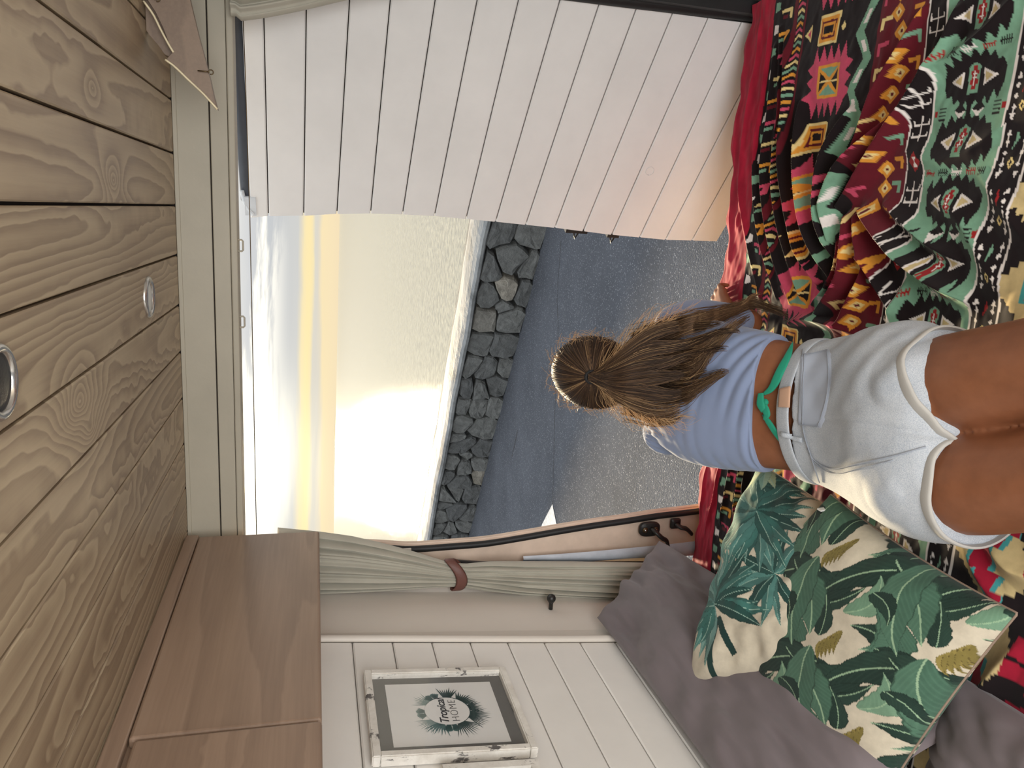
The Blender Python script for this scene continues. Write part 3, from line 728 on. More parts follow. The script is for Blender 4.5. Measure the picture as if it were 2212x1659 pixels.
# ---- the print
u = x + 0.35 * Hh + 0.010 * vnoise(x * 7, y * 7, 9); vv = y + dv + 0.012 * vnoise(x * 5, y * 6, 11)
K = dict(cr=(158, 26, 50), bk=(27, 19, 21), pk=(200, 76, 104), mint=(120, 162, 136), gold=(222, 152, 58), cream=(232, 208, 142), mar=(98, 24, 36), wh=(232, 224, 218), tan=(204, 182, 132), teal=(70, 156, 156), red=(152, 34, 36))
pt = Paint(u, vv, K['cr'])
pt.rect(-2, 2, 1.79, 1.872, K['bk'])
def rng(a, b_, st): return np.arange(a, b_, st)
X0, X1 = -1.1, 0.7
# A: gold brackets and white blocks on black
for i, a in enumerate(rng(X0, X1, 0.052)):
    c = (K['gold'], K['cream'], K['pk'])[i % 3]
    pt.poly([(a, 1.80), (a + .026, 1.80), (a + .026, 1.838), (a + .018, 1.838), (a + .018, 1.809), (a, 1.809)], c)
    pt.poly([(a + .030, 1.846), (a + .046, 1.846), (a + .050, 1.866), (a + .026, 1.866)], K['mint'] if i % 2 else K['wh'])
    pt.rect(a + .004, a + .012, 1.816, 1.834, K['mar'] if i % 2 else K['mint'])
pt.rect(-2, 2, 1.784, 1.792, K['mar'])
# B: chevron rope
pt.rect(-2, 2, 1.735, 1.784, K['mar']); pt.rect(-2, 2, 1.742, 1.777, K['bk'])
for i, a in enumerate(rng(X0, X1, 0.0145)):
    c = (K['pk'], K['gold'], K['mint'], K['cream'])[i % 4]; m_ = 1.7595
    pt.poly([(a, 1.744), (a + .007, 1.744), (a + .015, m_), (a + .007, 1.775), (a, 1.775), (a + .008, m_)], c)
# C: black field, pink saw-toothed medallions with gold frames
pt.rect(-2, 2, 1.47, 1.735, K['bk'])
def saw(x0, x1, y0, y1, n, out, c):
    """block with teeth top and bottom"""
    pt.rect(x0, x1, y0, y1, c); st = (x1 - x0) / n
    for i in range(n):
        a = x0 + i * st; pt.poly([(a, y1 - 1e-4), (a + st, y1 - 1e-4), (a + st * .5, y1 + out)], c); pt.poly([(a, y0 + 1e-4), (a + st, y0 + 1e-4), (a + st * .5, y0 - out)], c)
per = 0.235
for i, a in enumerate(rng(-1.16, X1, per)):
    # toothed pink block (teeth along x, i.e. left and right)
    y0, y1 = 1.555, 1.675; c0 = a + .045; c1 = a + .135
    pt.rect(c0, c1, y0, y1, K['pk'])
    n = 5; st = (y1 - y0) / n
    for k in range(n):
        b_ = y0 + k * st
        pt.poly([(c0 + 1e-4, b_), (c0 + 1e-4, b_ + st), (c0 - .034, b_ + st * .5)], K['pk']); pt.poly([(c1 - 1e-4, b_), (c1 - 1e-4, b_ + st), (c1 + .034, b_ + st * .5)], K['pk'])
    for k in range(3):
        b_ = c0 + k * (c1 - c0) / 3
        pt.poly([(b_, y1 - 1e-4), (b_ + .03, y1 - 1e-4), (b_ + .018, y1 + .022)], K['pk']); pt.poly([(b_, y0 + 1e-4), (b_ + .03, y0 + 1e-4), (b_ + .018, y0 - .022)], K['pk'])
    # hourglass of gold, mint and black
    g0, g1, h0, h1 = c0 + .008, c1 - .008, y0 + .022, y1 - .024; mx_, my = (g0 + g1) / 2, (h0 + h1) / 2
    pt.rect(g0, g1, h0, h1, K['gold']); e = .007
    pt.poly([(g0 + e, h0 + e), (mx_ - e, my), (g0 + e, h1 - e)], K['mint']); pt.poly([(g1 - e, h0 + e), (mx_ + e, my), (g1 - e, h1 - e)], K['mint'])
    pt.poly([(g0 + 2 * e, h0 + e), (mx_, my - e), (g1 - 2 * e, h0 + e)], K['bk']); pt.poly([(g0 + 2 * e, h1 - e), (mx_, my + e), (g1 - 2 * e, h1 - e)], K['bk'])
    pt.line((mx_, h0 + e), (mx_, h1 - e), .004, K['cream'])
    # framed box between the medallions
    q0, q1, r0, r1 = a + .172, a + .236, 1.60, 1.668
    for dd_, c in ((0, K['cream']), (.006, K['gold']), (.013, K['mar']), (.018, K['gold']), (.024, K['bk'])): pt.rect(q0 + dd_, q1 - dd_, r0 + dd_ * .8, r1 - dd_ * .8, c)
    pt.poly([(q0 + .012, 1.70), (q0 + .052, 1.70), (q0 + .032, 1.730)], K['cream']); pt.poly([(q0 + .022, 1.705), (q0 + .042, 1.705), (q0 + .032, 1.720)], K['pk'])
    pt.poly([(q0 + .02, 1.585), (q0 + .03, 1.578), (q0 + .04, 1.585), (q0 + .03, 1.593)], K['cream'])
    # mint lightning along the lower edge
    for k in range(4):
        b_ = a + k * per / 4; up_ = 1.515 if k % 2 else 1.478
        dn = 1.478 if k % 2 else 1.515
        pt.poly([(b_, up_), (b_ + per / 4, dn), (b_ + per / 4, dn + .026), (b_, up_ + .026)], K['mint'])
        pt.poly([(b_ + .015, up_ * .7 + dn * .3 + .006), (b_ + .040, up_ * .3 + dn * .7 + .006), (b_ + .040, up_ * .3 + dn * .7 + .018), (b_ + .015, up_ * .7 + dn * .3 + .018)], K['wh'])
# D: maroon with a chain of gold diamonds
pt.rect(-2, 2, 1.335, 1.470, K['mar'])
for i, a in enumerate(rng(-1.14, X1, 0.047)):
    c = (K['pk'], K['cream'])[i % 2]
    pt.poly([(a, 1.462), (a + .024, 1.462), (a + .024, 1.434), (a + .016, 1.434), (a + .016, 1.454), (a, 1.454)], c)
    pt.poly([(a + .004, 1.345), (a + .028, 1.345), (a + .028, 1.37), (a + .02, 1.37), (a + .02, 1.353), (a + .004, 1.353)], K['gold'] if i % 2 else K['mint'])
for i, a in enumerate(rng(-1.14, X1, 0.038)):
    o_ = .016 * (1 if (i // 3) % 2 else -1) * ((i % 3) - 1)
    m_ = 1.403 + o_
    pt.poly([(a, m_), (a + .019, m_ - .020), (a + .038, m_), (a + .019, m_ + .020)], K['gold']); pt.poly([(a + .009, m_), (a + .019, m_ - .010), (a + .029, m_), (a + .019, m_ + .010)], K['cream'])
    pt.rect(a + .016, a + .022, m_ - .003, m_ + .003, K['mar'])
# E: black strip with white glyphs, white rules
pt.rect(-2, 2, 1.283, 1.335, K['bk']); pt.rect(-2, 2, 1.3315, 1.335, K['wh']); pt.rect(-2, 2, 1.283, 1.288, K['wh'])
for i, a in enumerate(rng(-1.12, X1, 0.062)):
    if i % 3 == 2:
        pt.poly([(a + .006, 1.309), (a + .026, 1.292), (a + .046, 1.309), (a + .026, 1.328)], K['red']); pt.poly([(a + .016, 1.316), (a + .026, 1.309), (a + .036, 1.316), (a + .036, 1.302), (a + .026, 1.309), (a + .016, 1.302)], K['wh'])
    else:
        pt.line((a + .002, 1.309), (a + .050, 1.309), .0028, K['wh'])
        for k in (0, 1):
            b_ = a + .010 + k * .022; pt.line((b_, 1.292), (b_, 1.327), .0028, K['wh']); pt.poly([(b_, 1.322), (b_ + .012, 1.327), (b_, 1.327)], K['wh']); pt.poly([(b_, 1.297), (b_ + .012, 1.292), (b_, 1.292)], K['wh'])
# F: mint with toothed eyes
pt.rect(-2, 2, 1.118, 1.283, K['mint'])
def eye_motif(a):
    m_ = 1.2005; e = .035
    body = []
    n = 7
    for side in (1, -1):
        for k in range(n + 1):
            t_ = k / n; yy2 = (m_ - .066 + .132 * t_) if side > 0 else (m_ + .066 - .132 * t_)
            w_ = .012 + .026 * math.sin(math.pi * t_) ** .8
            body.append((a + side * w_, yy2)); 
            if k < n: body.append((a + side * (w_ + .016), yy2 + side * .132 / n * .5))
    pt.poly(body, K['bk'])
    for s in (1, -1):
        pt.poly([(a, m_ + s * .052), (a + .015, m_ + s * .021), (a - .015, m_ + s * .021)], K['wh']); pt.poly([(a, m_ + s * .042), (a + .009, m_ + s * .025), (a - .009, m_ + s * .025)], K['tan'])
    pt.poly([(a - .026, m_ - .010), (a + .020, m_ - .013), (a + .028, m_), (a + .020, m_ + .013), (a - .026, m_ + .010)], K['mint'])
    for k, w_ in enumerate((.004, .009, .005, .009, .004)): pt.rect(a - .018 + k * .008, a - .010 + k * .008, m_ - w_, m_ + w_, K['red'])
    pt.line((a - .012, m_), (a + .014, m_), .002, K['wh'])
    for k in range(3): pt.line((a - .006 + .007 * k, m_ - .004), (a - .006 + .007 * k, m_ + .004), .0016, K['wh'])
for i, a in enumerate(rng(-1.12, X1, 0.108)):
    eye_motif(a)
    b_ = a + .054
    # spiny twigs and a broken diamond between the eyes
    for k, c in ((0, K['bk']), (1, K['red']), (2, K['wh']), (3, K['bk']), (4, K['red'])):
        q = 1.132 + k * .031
        if i % 2:
            pt.line((b_, q), (b_, q + .022), .003, c)
            for j in range(5): pt.line((b_ - .007, q + .002 + j * .0045), (b_ + .007, q + .002 + j * .0045), .0018, c)
        elif k in (1, 3):
            for s in (1, -1): pt.poly([(b_, 1.2005 + s * .004), (b_ + .014 * (1 if k == 1 else -1), 1.2005 + s * .02), (b_ + .002, 1.2005 + s * .034), (b_ - .004, 1.2005 + s * .02)], K['bk'] if k == 1 else K['wh'])
    if not i % 2:
        for s in (1, -1):
            for j in range(4): pt.line((b_ - .012 + j * .007, 1.2005 + s * .052), (b_ - .012 + j * .007, 1.2005 + s * .070), .003, K['bk'])
            pt.rect(b_ - .006, b_ + .006, 1.2005 + s * .077 - .004, 1.2005 + s * .077 + .004, K['red'])
        pt.line((b_ - .025, 1.2005), (b_ + .025, 1.2005), .009, K['bk'])
# G: black strip with white arrows and diamonds
pt.rect(-2, 2, 1.058, 1.118, K['bk']); pt.rect(-2, 2, 1.114, 1.119, K['wh']); pt.rect(-2, 2, 1.0555, 1.0605, K['wh'])
for i, a in enumerate(rng(-1.12, X1, 0.094)):
    for r_ in (1.103, 1.071):
        pt.line((a + .010, r_), (a + .080, r_), .0012, K['wh'])
        for k in (0, 1, 2): b_ = a + .028 + k * .018; pt.poly([(b_ - .005, r_), (b_, r_ - .0045), (b_ + .005, r_), (b_, r_ + .0045)], K['wh'])
        pt.poly([(a + .006, r_), (a + .017, r_ - .005), (a + .017, r_ + .005)], K['wh']); pt.poly([(a + .086, r_), (a + .075, r_ - .005), (a + .075, r_ + .005)], K['wh'])
    pt.poly([(a + .02, 1.087), (a + .03, 1.080), (a + .04, 1.087), (a + .03, 1.094)], K['cream']); pt.poly([(a + .025, 1.087), (a + .03, 1.0835), (a + .035, 1.087), (a + .03, 1.0905)], K['bk'])
    pt.poly([(a + .05, 1.092), (a + .07, 1.082), (a + .084, 1.087), (a + .07, 1.088)], K['mint'] if i % 2 else K['red'])
# H: tan with stepped black blocks and a crimson zigzag edged in teal
pt.rect(-2, 2, .905, 1.0555, K['tan'])
for i, a in enumerate(rng(-1.12, X1, 0.150)):
    for k in range(5): w_ = .055 - .011 * k; pt.rect(a + .075 - w_, a + .075 + w_, 1.0555 - .012 * (k + 1), 1.0555 - .012 * k, K['bk'])
    for c, wv, off in ((K['teal'], .026, 0), (K['cr'], .017, 0)):
        for k in range(6):
            b_ = a + k * .025; t0 = abs(3 - k) / 3.0; t1 = abs(3 - k - 1) / 3.0
            q = .945 + .055 * (t0 + t1) / 2; pt.rect(b_, b_ + .0252, q - wv, q + wv, c)
    for k in range(4): w_ = .05 - .012 * k; pt.rect(a + .075 - w_, a + .075 + w_, .905 + .010 * k, .905 + .010 * (k + 1), K['bk'])
# I: crimson with black barbs
pt.rect(-2, 2, .70, .905, K['cr'])
for i, a in enumerate(rng(-1.12, X1, 0.125)):
    pt.poly([(a, .905), (a + .05, .905), (a + .038, .835), (a + .03, .87), (a + .024, .80), (a + .016, .865), (a + .008, .84)], K['bk'])
    pt.poly([(a + .03, .70), (a + .11, .70), (a + .095, .752), (a + .085, .72), (a + .072, .775), (a + .058, .725), (a + .046, .75)], K['bk'])
    pt.line((a + .09, .905), (a + .062, .80), .008, K['bk']); pt.line((a + .10, .88), (a + .082, .83), .006, K['bk'])
pt.rect(-2, 2, .5, .70, K['bk'])
for i, a in enumerate(rng(-1.12, X1, 0.05)):
    pt.poly([(a, .66), (a + .025, .69), (a + .05, .66), (a + .05, .648), (a + .025, .678), (a, .648)], K['teal']); pt.poly([(a, .648), (a + .025, .674), (a + .05, .648), (a + .05, .62), (a, .62)], K['tan'])
# crimson hem: faint darker slubs, gold edge below
sl_ = vnoise(x * 26, y * 140, 21)[:, None]
cm = (vv > 1.872)[:, None]
pt.C = np.where(cm, pt.C * (1 + 0.5 * sl_), pt.C)
hem = (ov > .05); pt.C[hem] = LIN(K['gold']) * .6 + LIN(K['cream']) * .4
hs = hem & (np.mod(x * 14 + y * 3, 1) < .45); pt.C[hs] = LIN(K['mint']) * .7
hs = hem & (np.mod(x * 9 + y * 5, 1) < .22); pt.C[hs] = LIN(K['cr'])
nx, ny = len(xs), len(ys)
I = np.arange(nx * ny).reshape(nx, ny)
Q = np.stack([I[:-1, :-1], I[1:, :-1], I[1:, 1:], I[:-1, 1:]], -1).reshape(-1, 4)
def fast_mesh(name, V, Q, mat, C=None, parent=None):
    me = bpy.data.meshes.new(name); me.vertices.add(len(V)); me.vertices.foreach_set('co', np.asarray(V, np.float32).ravel())
    me.loops.add(Q.size); me.loops.foreach_set('vertex_index', Q.astype(np.int32).ravel())
    me.polygons.add(len(Q)); me.polygons.foreach_set('loop_start', np.arange(0, Q.size, Q.shape[1], dtype=np.int32))
    me.update(calc_edges=True); me.polygons.foreach_set('use_smooth', [True] * len(Q))
    me.materials.append(mat)
    if C is not None: set_dye(me, C)
    me.validate(); return link(bpy.data.objects.new(name, me), parent)
sp_ = fast_mesh('bedspread', V, Q, vcol('printed_bedspread', 0.82, 0.2, 700), pt.C)
tag(sp_, 'rumpled bedspread printed with crimson, black, pink and mint tribal bands, spread over the bed', 'bedspread')

# ------------------------------------------------------------------ pillows
def cushion(name, c00, c10, c11, c01, th, n, mat, paint=None, seed=0, wr=0.006, pinch=0.06, up=(0, 0, 1), piping=None, ppx=None, puff=0.42):
    """square bag: front and back faces meet in a seam; front face faces +normal"""
    c00, c10, c11, c01 = [np.array(c, float) for c in (c00, c10, c11, c01)]
    g = np.linspace(0, 1, n); U, Vv = np.meshgrid(g, g, indexing='ij'); U = U.ravel(); Vv = Vv.ravel()
    a, b_ = 2 * U - 1, 2 * Vv - 1
    s1 = 1 - pinch * (1 - b_ ** 2) ** 1 * np.abs(a) ** 2; s2 = 1 - pinch * (1 - a ** 2) * np.abs(b_) ** 2
    ua = (a * s1 + 1) / 2; va = (b_ * s2 + 1) / 2
    P = (c00 * ((1 - ua) * (1 - va))[:, None] + c10 * (ua * (1 - va))[:, None] + c11 * (ua * va)[:, None] + c01 * ((1 - ua) * va)[:, None])
    N = nv(np.cross(c10 - c00, c01 - c00)); 
    if N.dot(np.array(up, float)) < 0: N = -N
    prof = (np.clip(1 - np.abs(a) ** 2.4, 0, 1) * np.clip(1 - np.abs(b_) ** 2.4, 0, 1)) ** puff
    edge = np.clip(prof * 1.6, 0, 1)
    fold = vnoise(U * 5 + 3, Vv * 5, seed) * wr * 2.4 + vnoise(U * 11, Vv * 9, seed + 1) * wr + vnoise(U * 23, Vv * 19, seed + 2) * wr * .4
    # creases running in from the seams
    rad = np.sin((np.arctan2(b_, a)) * 17 + seed) * np.clip(np.maximum(np.abs(a), np.abs(b_)) - .55, 0, 1) * wr * 1.5
    F_ = P + N * (th * .6 * prof + (fold + rad) * edge)[:, None]
    Bk = P - N * (th * .4 * prof - (fold * .3) * edge)[:, None]
    V2 = np.vstack([F_, Bk]); I = np.arange(n * n).reshape(n, n)
    Qf = np.stack([I[:-1, :-1], I[1:, :-1], I[1:, 1:], I[:-1, 1:]], -1).reshape(-1, 4); Qb = Qf[:, ::-1] + n * n
    if np.cross(c10 - c00, c01 - c00).dot(N) < 0: Qf = Qf[:, ::-1]; Qb = Qb[:, ::-1]
    C = None
    if paint is not None:
        pp = (np.array(ppx[0])[None] * ((1 - ua) * (1 - va))[:, None] + np.array(ppx[1])[None] * (ua * (1 - va))[:, None] + np.array(ppx[2])[None] * (ua * va)[:, None] + np.array(ppx[3])[None] * ((1 - ua) * va)[:, None])
        Cf = paint(pp[:, 0], pp[:, 1]); C = np.vstack([Cf, Cf])
    o = fast_mesh(name, V2, np.vstack([Qf, Qb]), mat, C)
    if piping is not None:
        I2 = np.concatenate([I[:, 0], I[-1, 1:], I[-2::-1, -1], I[0, -2:0:-1]]); path = V2[I2][::3]; path = np.vstack([path, path[:1]])
        v_, f_ = tube_data(path, 0.0022, 6, False); mesh('piping', v_, f_, piping, o, True)
    return o
M_pil = cloth('dark_taupe_cotton', (112, 103, 105), 0.85, sheen=0.2, var=.03)
gp = cushion('pillow', atZ(1424, 1168, -.985), wall(1290, 1334, .02), np.array((wx(-.76, .035), 0.93, -.745)), (-.80, 0.92, -1.07), 0.10, 150, M_pil, seed=5, wr=.020, pinch=.03, up=(1, 0, .5), puff=.5)
tag(gp, 'large dark taupe pillow propped along the left wall behind the cushions', 'pillow')
gp2 = cushion('pillow', (-1.0, .98, -1.085), (-.74, .99, -1.09), (-.70, .55, -1.085), (-1.0, .5, -1.085), 0.13, 70, M_pil, seed=15, wr=.012, pinch=.03)
tag(gp2, 'dark taupe pillow lying in the bottom corner below the banana leaf cushion', 'pillow')

CR = (196, 186, 166)
def palm_print(px_, py_):
    p = Paint(px_, py_, CR); rs = random.Random(3)
    G = [(46, 84, 78), (70, 118, 110), (98, 148, 140), (34, 58, 54), (130, 168, 160)]
    def fan(cx_, cy_, r, a0, a1, n, cols, wd=26):
        for i in range(n):
            a = math.radians(a0 + (a1 - a0) * i / (n - 1)) + rs.uniform(-.05, .05); L = r * rs.uniform(.82, 1.08)
            c1, c2 = cols[i % len(cols)], cols[(i + 1) % len(cols)]
            p.leaf((cx_, cy_), (cx_ + L * math.cos(a), cy_ + L * math.sin(a)), wd * rs.uniform(.8, 1.2), rs.uniform(-5, 5), c1, c2, (150, 180, 165), veins=0, k=.75)
    fan(1700, 1290, 125, 60, 330, 12, [G[0], G[3], G[2]], 24)
    # palm stems
    p.line((1556, 1370), (1518, 1480), 13, G[3]); p.line((1560, 1370), (1584, 1436), 15, G[3]); p.line((1672, 1150), (1730, 1225), 10, G[1])
    fan(1640, 1080, 118, -100, 60, 11, [G[0], G[3], G[1]], 30)
    fan(1520, 1175, 130, 20, 150, 9, [G[2], G[4], G[1]], 24)
    fan(1650, 1145, 150, 60, 250, 17, [G[1], G[0], G[2], G[3]], 30)
    fan(1645, 1148, 125, -60, 60, 8, [G[0], G[1], G[3]], 28)
    fan(1552, 1345, 118, -70, -250, 15, [G[2], G[1], G[4], G[0]], 27)
    fan(1552, 1345, 130, -60, 20, 8, [G[1], G[0], G[3]], 27)
    fan(1552, 1350, 90, 130, 190, 4, [G[1], G[0]], 26)
    fan(1628, 1020, 80, 60, 180, 7, [(150, 166, 130), (176, 190, 156), G[2]], 20)
    return p.C
def banana_print(px_, py_):
    p = Paint(px_, py_, CR)
    D = [(26, 42, 37), (44, 66, 56)]; Md = [(58, 88, 73), (84, 118, 98)]; Lg = [(96, 130, 106), (118, 150, 124)]; rib = (146, 174, 142)
    OL = (104, 94, 50)
    def unit(ox, oy, s=1.0):
        L = lambda a, b_, wd, bend, cs, k=.55: p.leaf((ox + a[0] * s, oy + a[1] * s), (ox + b_[0] * s, oy + b_[1] * s), wd * s, bend * s, cs[0], cs[1], rib, veins=34, k=k)
        # bananas
        for k in range(5): p.leaf((ox + (28 - 8 * k) * s, oy + (30 + 5 * k) * s), (ox + (14 - 6 * k) * s, oy + (74 + 3 * k) * s), 12 * s, 4 * s, OL, (146, 130, 72), (84, 72, 38), veins=0)
        L((70, -110), (150, -10), 40, -16, D); L((-20, 150), (70, 120), 34, 10, D)
        L((150, -70), (-30, -26), 62, 26, D); L((60, 110), (-75, 60), 58, -30, D)
        L((120, 95), (40, 20), 46, 20, D, .8); L((60, 100), (215, 150), 54, -20, D)
        L((-10, 40), (-4, -38), 30, 6, D)
        L((30, -2), (78, -70), 46, 26, Lg, .7)
        L((100, -6), (52, 62), 68, -34, Md); L((106, 30), (60, 66), 54, -18, Md)
        L((-52, -80), (-28, 40), 62, -10, Md, .62); L((-32, -110), (-62, 60), 60, 14, Md, .7)
        L((-96, -48), (-72, 10), 34, -12, D)
    # two-way repeat read off the cushion
    for i in range(-2, 4):
        for j in range(-2, 4):
            unit(1838 + i * 196 + j * 8, 1348 + j * 196 + i * 12, 1.16)
    return p.C
A1 = atZ(1640, 1002, -1.04); C1 = atZ(1486, 1480, -.79)
D1 = atZ(1930, 1190, -1.07); E1 = atZ(1890, 1420, -1.0)
c1 = cushion('cushion', A1, C1, E1, D1, 0.15, 260, vcol('palm_cushion_linen', .9, .3, 500), palm_print, seed=31, wr=.011, pinch=-.015, up=(.2, 0, 1), piping=plain('cream_piping', (214, 204, 184), .8), ppx=[projpx(q + np.array((0, 0, .05))) for q in (A1, C1, E1, D1)], puff=.45)
tag(c1, 'cream cushion with blue-green fan palm print, nearest the open door', 'cushion')
Lc = atZ(1566, 1375, -.925); Tc = atZ(1795, 1068, -1.02); Rc = atZ(2198, 1325, -1.035); Bc = atZ(1866, 1800, -.94)
c2 = cushion('cushion', Lc, Tc, Rc, Bc, 0.15, 300, vcol('banana_cushion_linen', .9, .3, 500), banana_print, seed=44, wr=.005, pinch=.05, piping=plain('taupe_piping', (142, 122, 106), .8), ppx=[projpx(q + np.array((0, 0, .06))) for q in (Lc, Tc, Rc, Bc)], puff=.45)
tag(c2, 'cream cushion printed with dark banana leaves, beside her thigh', 'cushion')
tg = atZ(1792, 1098, -1.0)
ct = mesh('care_tag', *hexa([tg + np.array(q) for q in ((-.002, -.006, 0), (-.002, .006, 0), (.001, .006, 0), (.001, -.006, 0), (-.004, -.006, .024), (-.004, .006, .024), (-.001, .006, .024), (-.001, -.006, .024))]), plain('white_tag', (220, 220, 215)), c2)

# ------------------------------------------------------------------ curtains
M_cur = cloth('sage_linen_curtain', (186, 182, 168), .95, weave=1200, bmp=.35, trans=.12)
def bundle(name, st, n_f, depth, mat, rows=120, k=260, seed=0, amp0=.012):
    """pleated curtain: closed fluted section following stations (z, x_left, x_right, y, flute)"""
    st = sorted(st, key=lambda s: -s[0]); Z = np.array([s[0] for s in st]); v = []
    zz = np.linspace(Z[0], Z[-1], rows); ip = lambda z_, c: np.interp(-z_, -Z, [s[c] for s in st])
    rs = np.random.RandomState(seed); ph = rs.uniform(0, 6.28, 6)
    th = np.linspace(0, 2 * np.pi, k, endpoint=False)
    for z_ in zz:
        xl, xr, y_, fl, dp_ = (ip(z_, c) for c in (1, 2, 3, 4, 5)); cxm, hw = (xl + xr) / 2, (xr - xl) / 2
        ux = np.cos(th); ang = np.arccos(ux)                      # flutes counted across the width
        wob = .35 * np.sin(z_ * 5 + ph[0]) + .15 * np.sin(z_ * 13 + ph[1])
        fl_ = 1.6 * fl * (2 * np.abs(np.sin(ux * n_f * .62 * np.pi + wob + ph[2])) ** .7 - 1) * (.6 + .4 * np.sin(ux * 4 + z_ * 2 + ph[3])) + fl * .4 * np.sin(ux * n_f * 1.7 * np.pi + ph[4] + z_ * 3)
        yy2 = y_ - np.sign(np.sin(th)) * (dp_ * np.sqrt(np.clip(1 - ux ** 2, 0, 1)) + fl_ * np.sqrt(np.clip(1 - ux ** 2, 0, 1)))
        for a, b_ in zip(cxm + hw * ux, yy2): v.append((a, b_, z_))
    return mesh(name, v, grid_faces(rows, k, wrap=True), mat, None, True)
yc = 1.955
def cxy(px, py): p = atY(px, py, yc - .02); return p[0], p[2]
S_ = []
for px, t_, b_, fl, dp_ in ((600, 1147, 1294, .012, .028), (690, 1156, 1290, .012, .028), (760, 1166, 1287, .012, .028), (830, 1182, 1283, .011, .027), (900, 1201, 1278, .008, .025), (945, 1215, 1275, .006, .022), (980, 1224, 1274, .004, .018), (1010, 1226, 1276, .006, .02), (1060, 1222, 1283, .010, .024), (1130, 1222, 1291, .012, .026), (1250, 1222, 1301, .012, .028), (1400, 1224, 1312, .012, .028), (1500, 1226, 1318, .012, .028)):
    xr, z_ = cxy(px, t_); xl, z2 = cxy(px, b_); S_.append(((z_ + z2) / 2, xl, xr, yc, fl, dp_))
cu = bundle('curtain', S_, 6, .03, M_cur, seed=4)
tag(cu, 'sage linen curtain gathered with a leather tie beside the left door pillar', 'curtain')
# leather tie, a slanting band
v = []; (xr, zr) = cxy(972, 1219); (xl, zl) = cxy(958, 1279); cxm, hw = (xr + xl) / 2, (xr - xl) / 2 + .004
for (dz, ex) in ((-.017, 0.0), (-.012, .0025), (.010, .0025), (.015, 0.0), (.010, -.002), (-.012, -.002)):
    for j in range(40):
        a = 2 * math.pi * j / 40; v.append((cxm + (hw + ex) * math.cos(a), yc - .001 - (.027 + ex) * math.sin(a), zr + (zl - zr) * 0 + .018 - .020 * (1 - math.cos(a)) * 0 + dz + .010 * math.cos(a) - .0 ))
v = [np.array(p) + np.array((0, 0, -.03 + .02 * (1 - (p[0] - cxm) ** 2 / hw ** 2) * -1)) for p in v]
tie = tag(mesh('curtain_tie', v, grid_faces(6, 40, wrap=True) + [(j + 5 * 40, (j + 1) % 40 + 5 * 40, (j + 1) % 40, j) for j in range(40)], plain('brown_leather', (104, 66, 58), .5, bmp=.3, bscale=300), None, True), 'brown leather band tying back the sage curtain', 'curtain tie')
# right curtain: pushed into a tight roll at the edge of the opening
S_ = []
for px, b_ in ((498, 32), (520, 42), (560, 37), (600, 30), (650, 20), (700, 8), (760, -6), (840, -22), (1000, -44), (1200, -60), (1400, -70), (1600, -70)):
    p = atY(px, b_, 1.94); S_.append((p[2], p[0], min(p[0] + .10, .59), 1.955, .010, .024))
S_.insert(0, (0.176, atY(498, 32, 1.94)[0] + .006, .50, 1.955, .01, .022))
cu2 = bundle('curtain', S_, 4, .03, M_cur, seed=9)
tag(cu2, 'sage linen curtain bunched at the top right, in front of the white door', 'curtain')

# ------------------------------------------------------------------ framed print on the cladding
o00 = wall(783, 1455, .016); o10 = wall(805, 1645, .016)
fy1, fy0 = o00[1] + .0, o10[1]; ztop = o00[2]
dnv = nv(np.array((-0.075, 0, -1.0))); H_ = .321
M_dist = material('distressed_white_wood'); m, t, b = M_dist; oc = t.new('ShaderNodeTexCoord').outputs['Object']
nn_ = t.noise(t.mul(oc, (60, 18, 14)), 1.0, 5, .7); n3 = t.noise(oc, 30, 5, .7)
msk = t.math('MULTIPLY', t.sstep(nn_, .56, .62), t.sstep(n3, .46, .54))
t.put(b, 'Base Color', t.mix(msk, t.ramp(n3, [(.3, lin((206, 200, 190))), (.7, lin((232, 228, 220)))]), (*lin((96, 92, 90)), 1))); t.put(b, 'Roughness', .6); bump(t, b, t.math('MULTIPLY_ADD', msk, -1.0, n3), .4, .001)
M_dist = m
def fr(u_, w_, off): # u along +y from the near edge, w downwards from the top
    return np.array((wx(ztop) , fy0 + u_, ztop)) + dnv * w_ + WN * off
Wd = fy1 - fy0
pf = empty('picture_frame', fr(Wd / 2, H_, 0)); tag(pf, 'distressed white frame with a leafy Tropical HOME print on the plank wall', 'picture')
bd = .0165; kk = []
def bar(u0, u1, w0, w1, name='rail'):
    P = [fr(u0, w0, .002), fr(u1, w0, .002), fr(u1, w1, .002), fr(u0, w1, .002), fr(u0, w0, .026), fr(u1, w0, .026), fr(u1, w1, .026), fr(u0, w1, .026)]
    bm = bmesh.new(); vs2 = [bm.verts.new(p) for p in P]
    for f in hexa(None)[1]: bm.faces.new([vs2[i] for i in f])
    bmesh.ops.bevel(bm, geom=bm.edges[:], offset=.0022, segments=2, affect='EDGES'); return bmobj(name, bm, M_dist)
kk += [bar(0, Wd, 0, bd), bar(0, Wd, H_ - bd, H_), bar(0, bd, bd * .9, H_ - bd * .9), bar(Wd - bd, Wd, bd * .9, H_ - bd * .9)]
def flat(name, u0, u1, w0, w1, off, m_, th=.001): return slab(name, [fr(u0, w0, off), fr(u0, w1, off), fr(u1, w1, off), fr(u1, w0, off)], WN, th, m_)
mat_ = flat('grey_mat', bd - .003, Wd - bd + .003, bd - .003, H_ - bd + .003, .012, plain('grey_mount', (108, 106, 102), .6, var=.02)); kk.append(mat_)
mu = .040; kk.append(flat('paper', mu, Wd - mu, mu + .004, H_ - mu - .004, .0132, plain('print_paper', (226, 224, 220), .7, var=.01)))
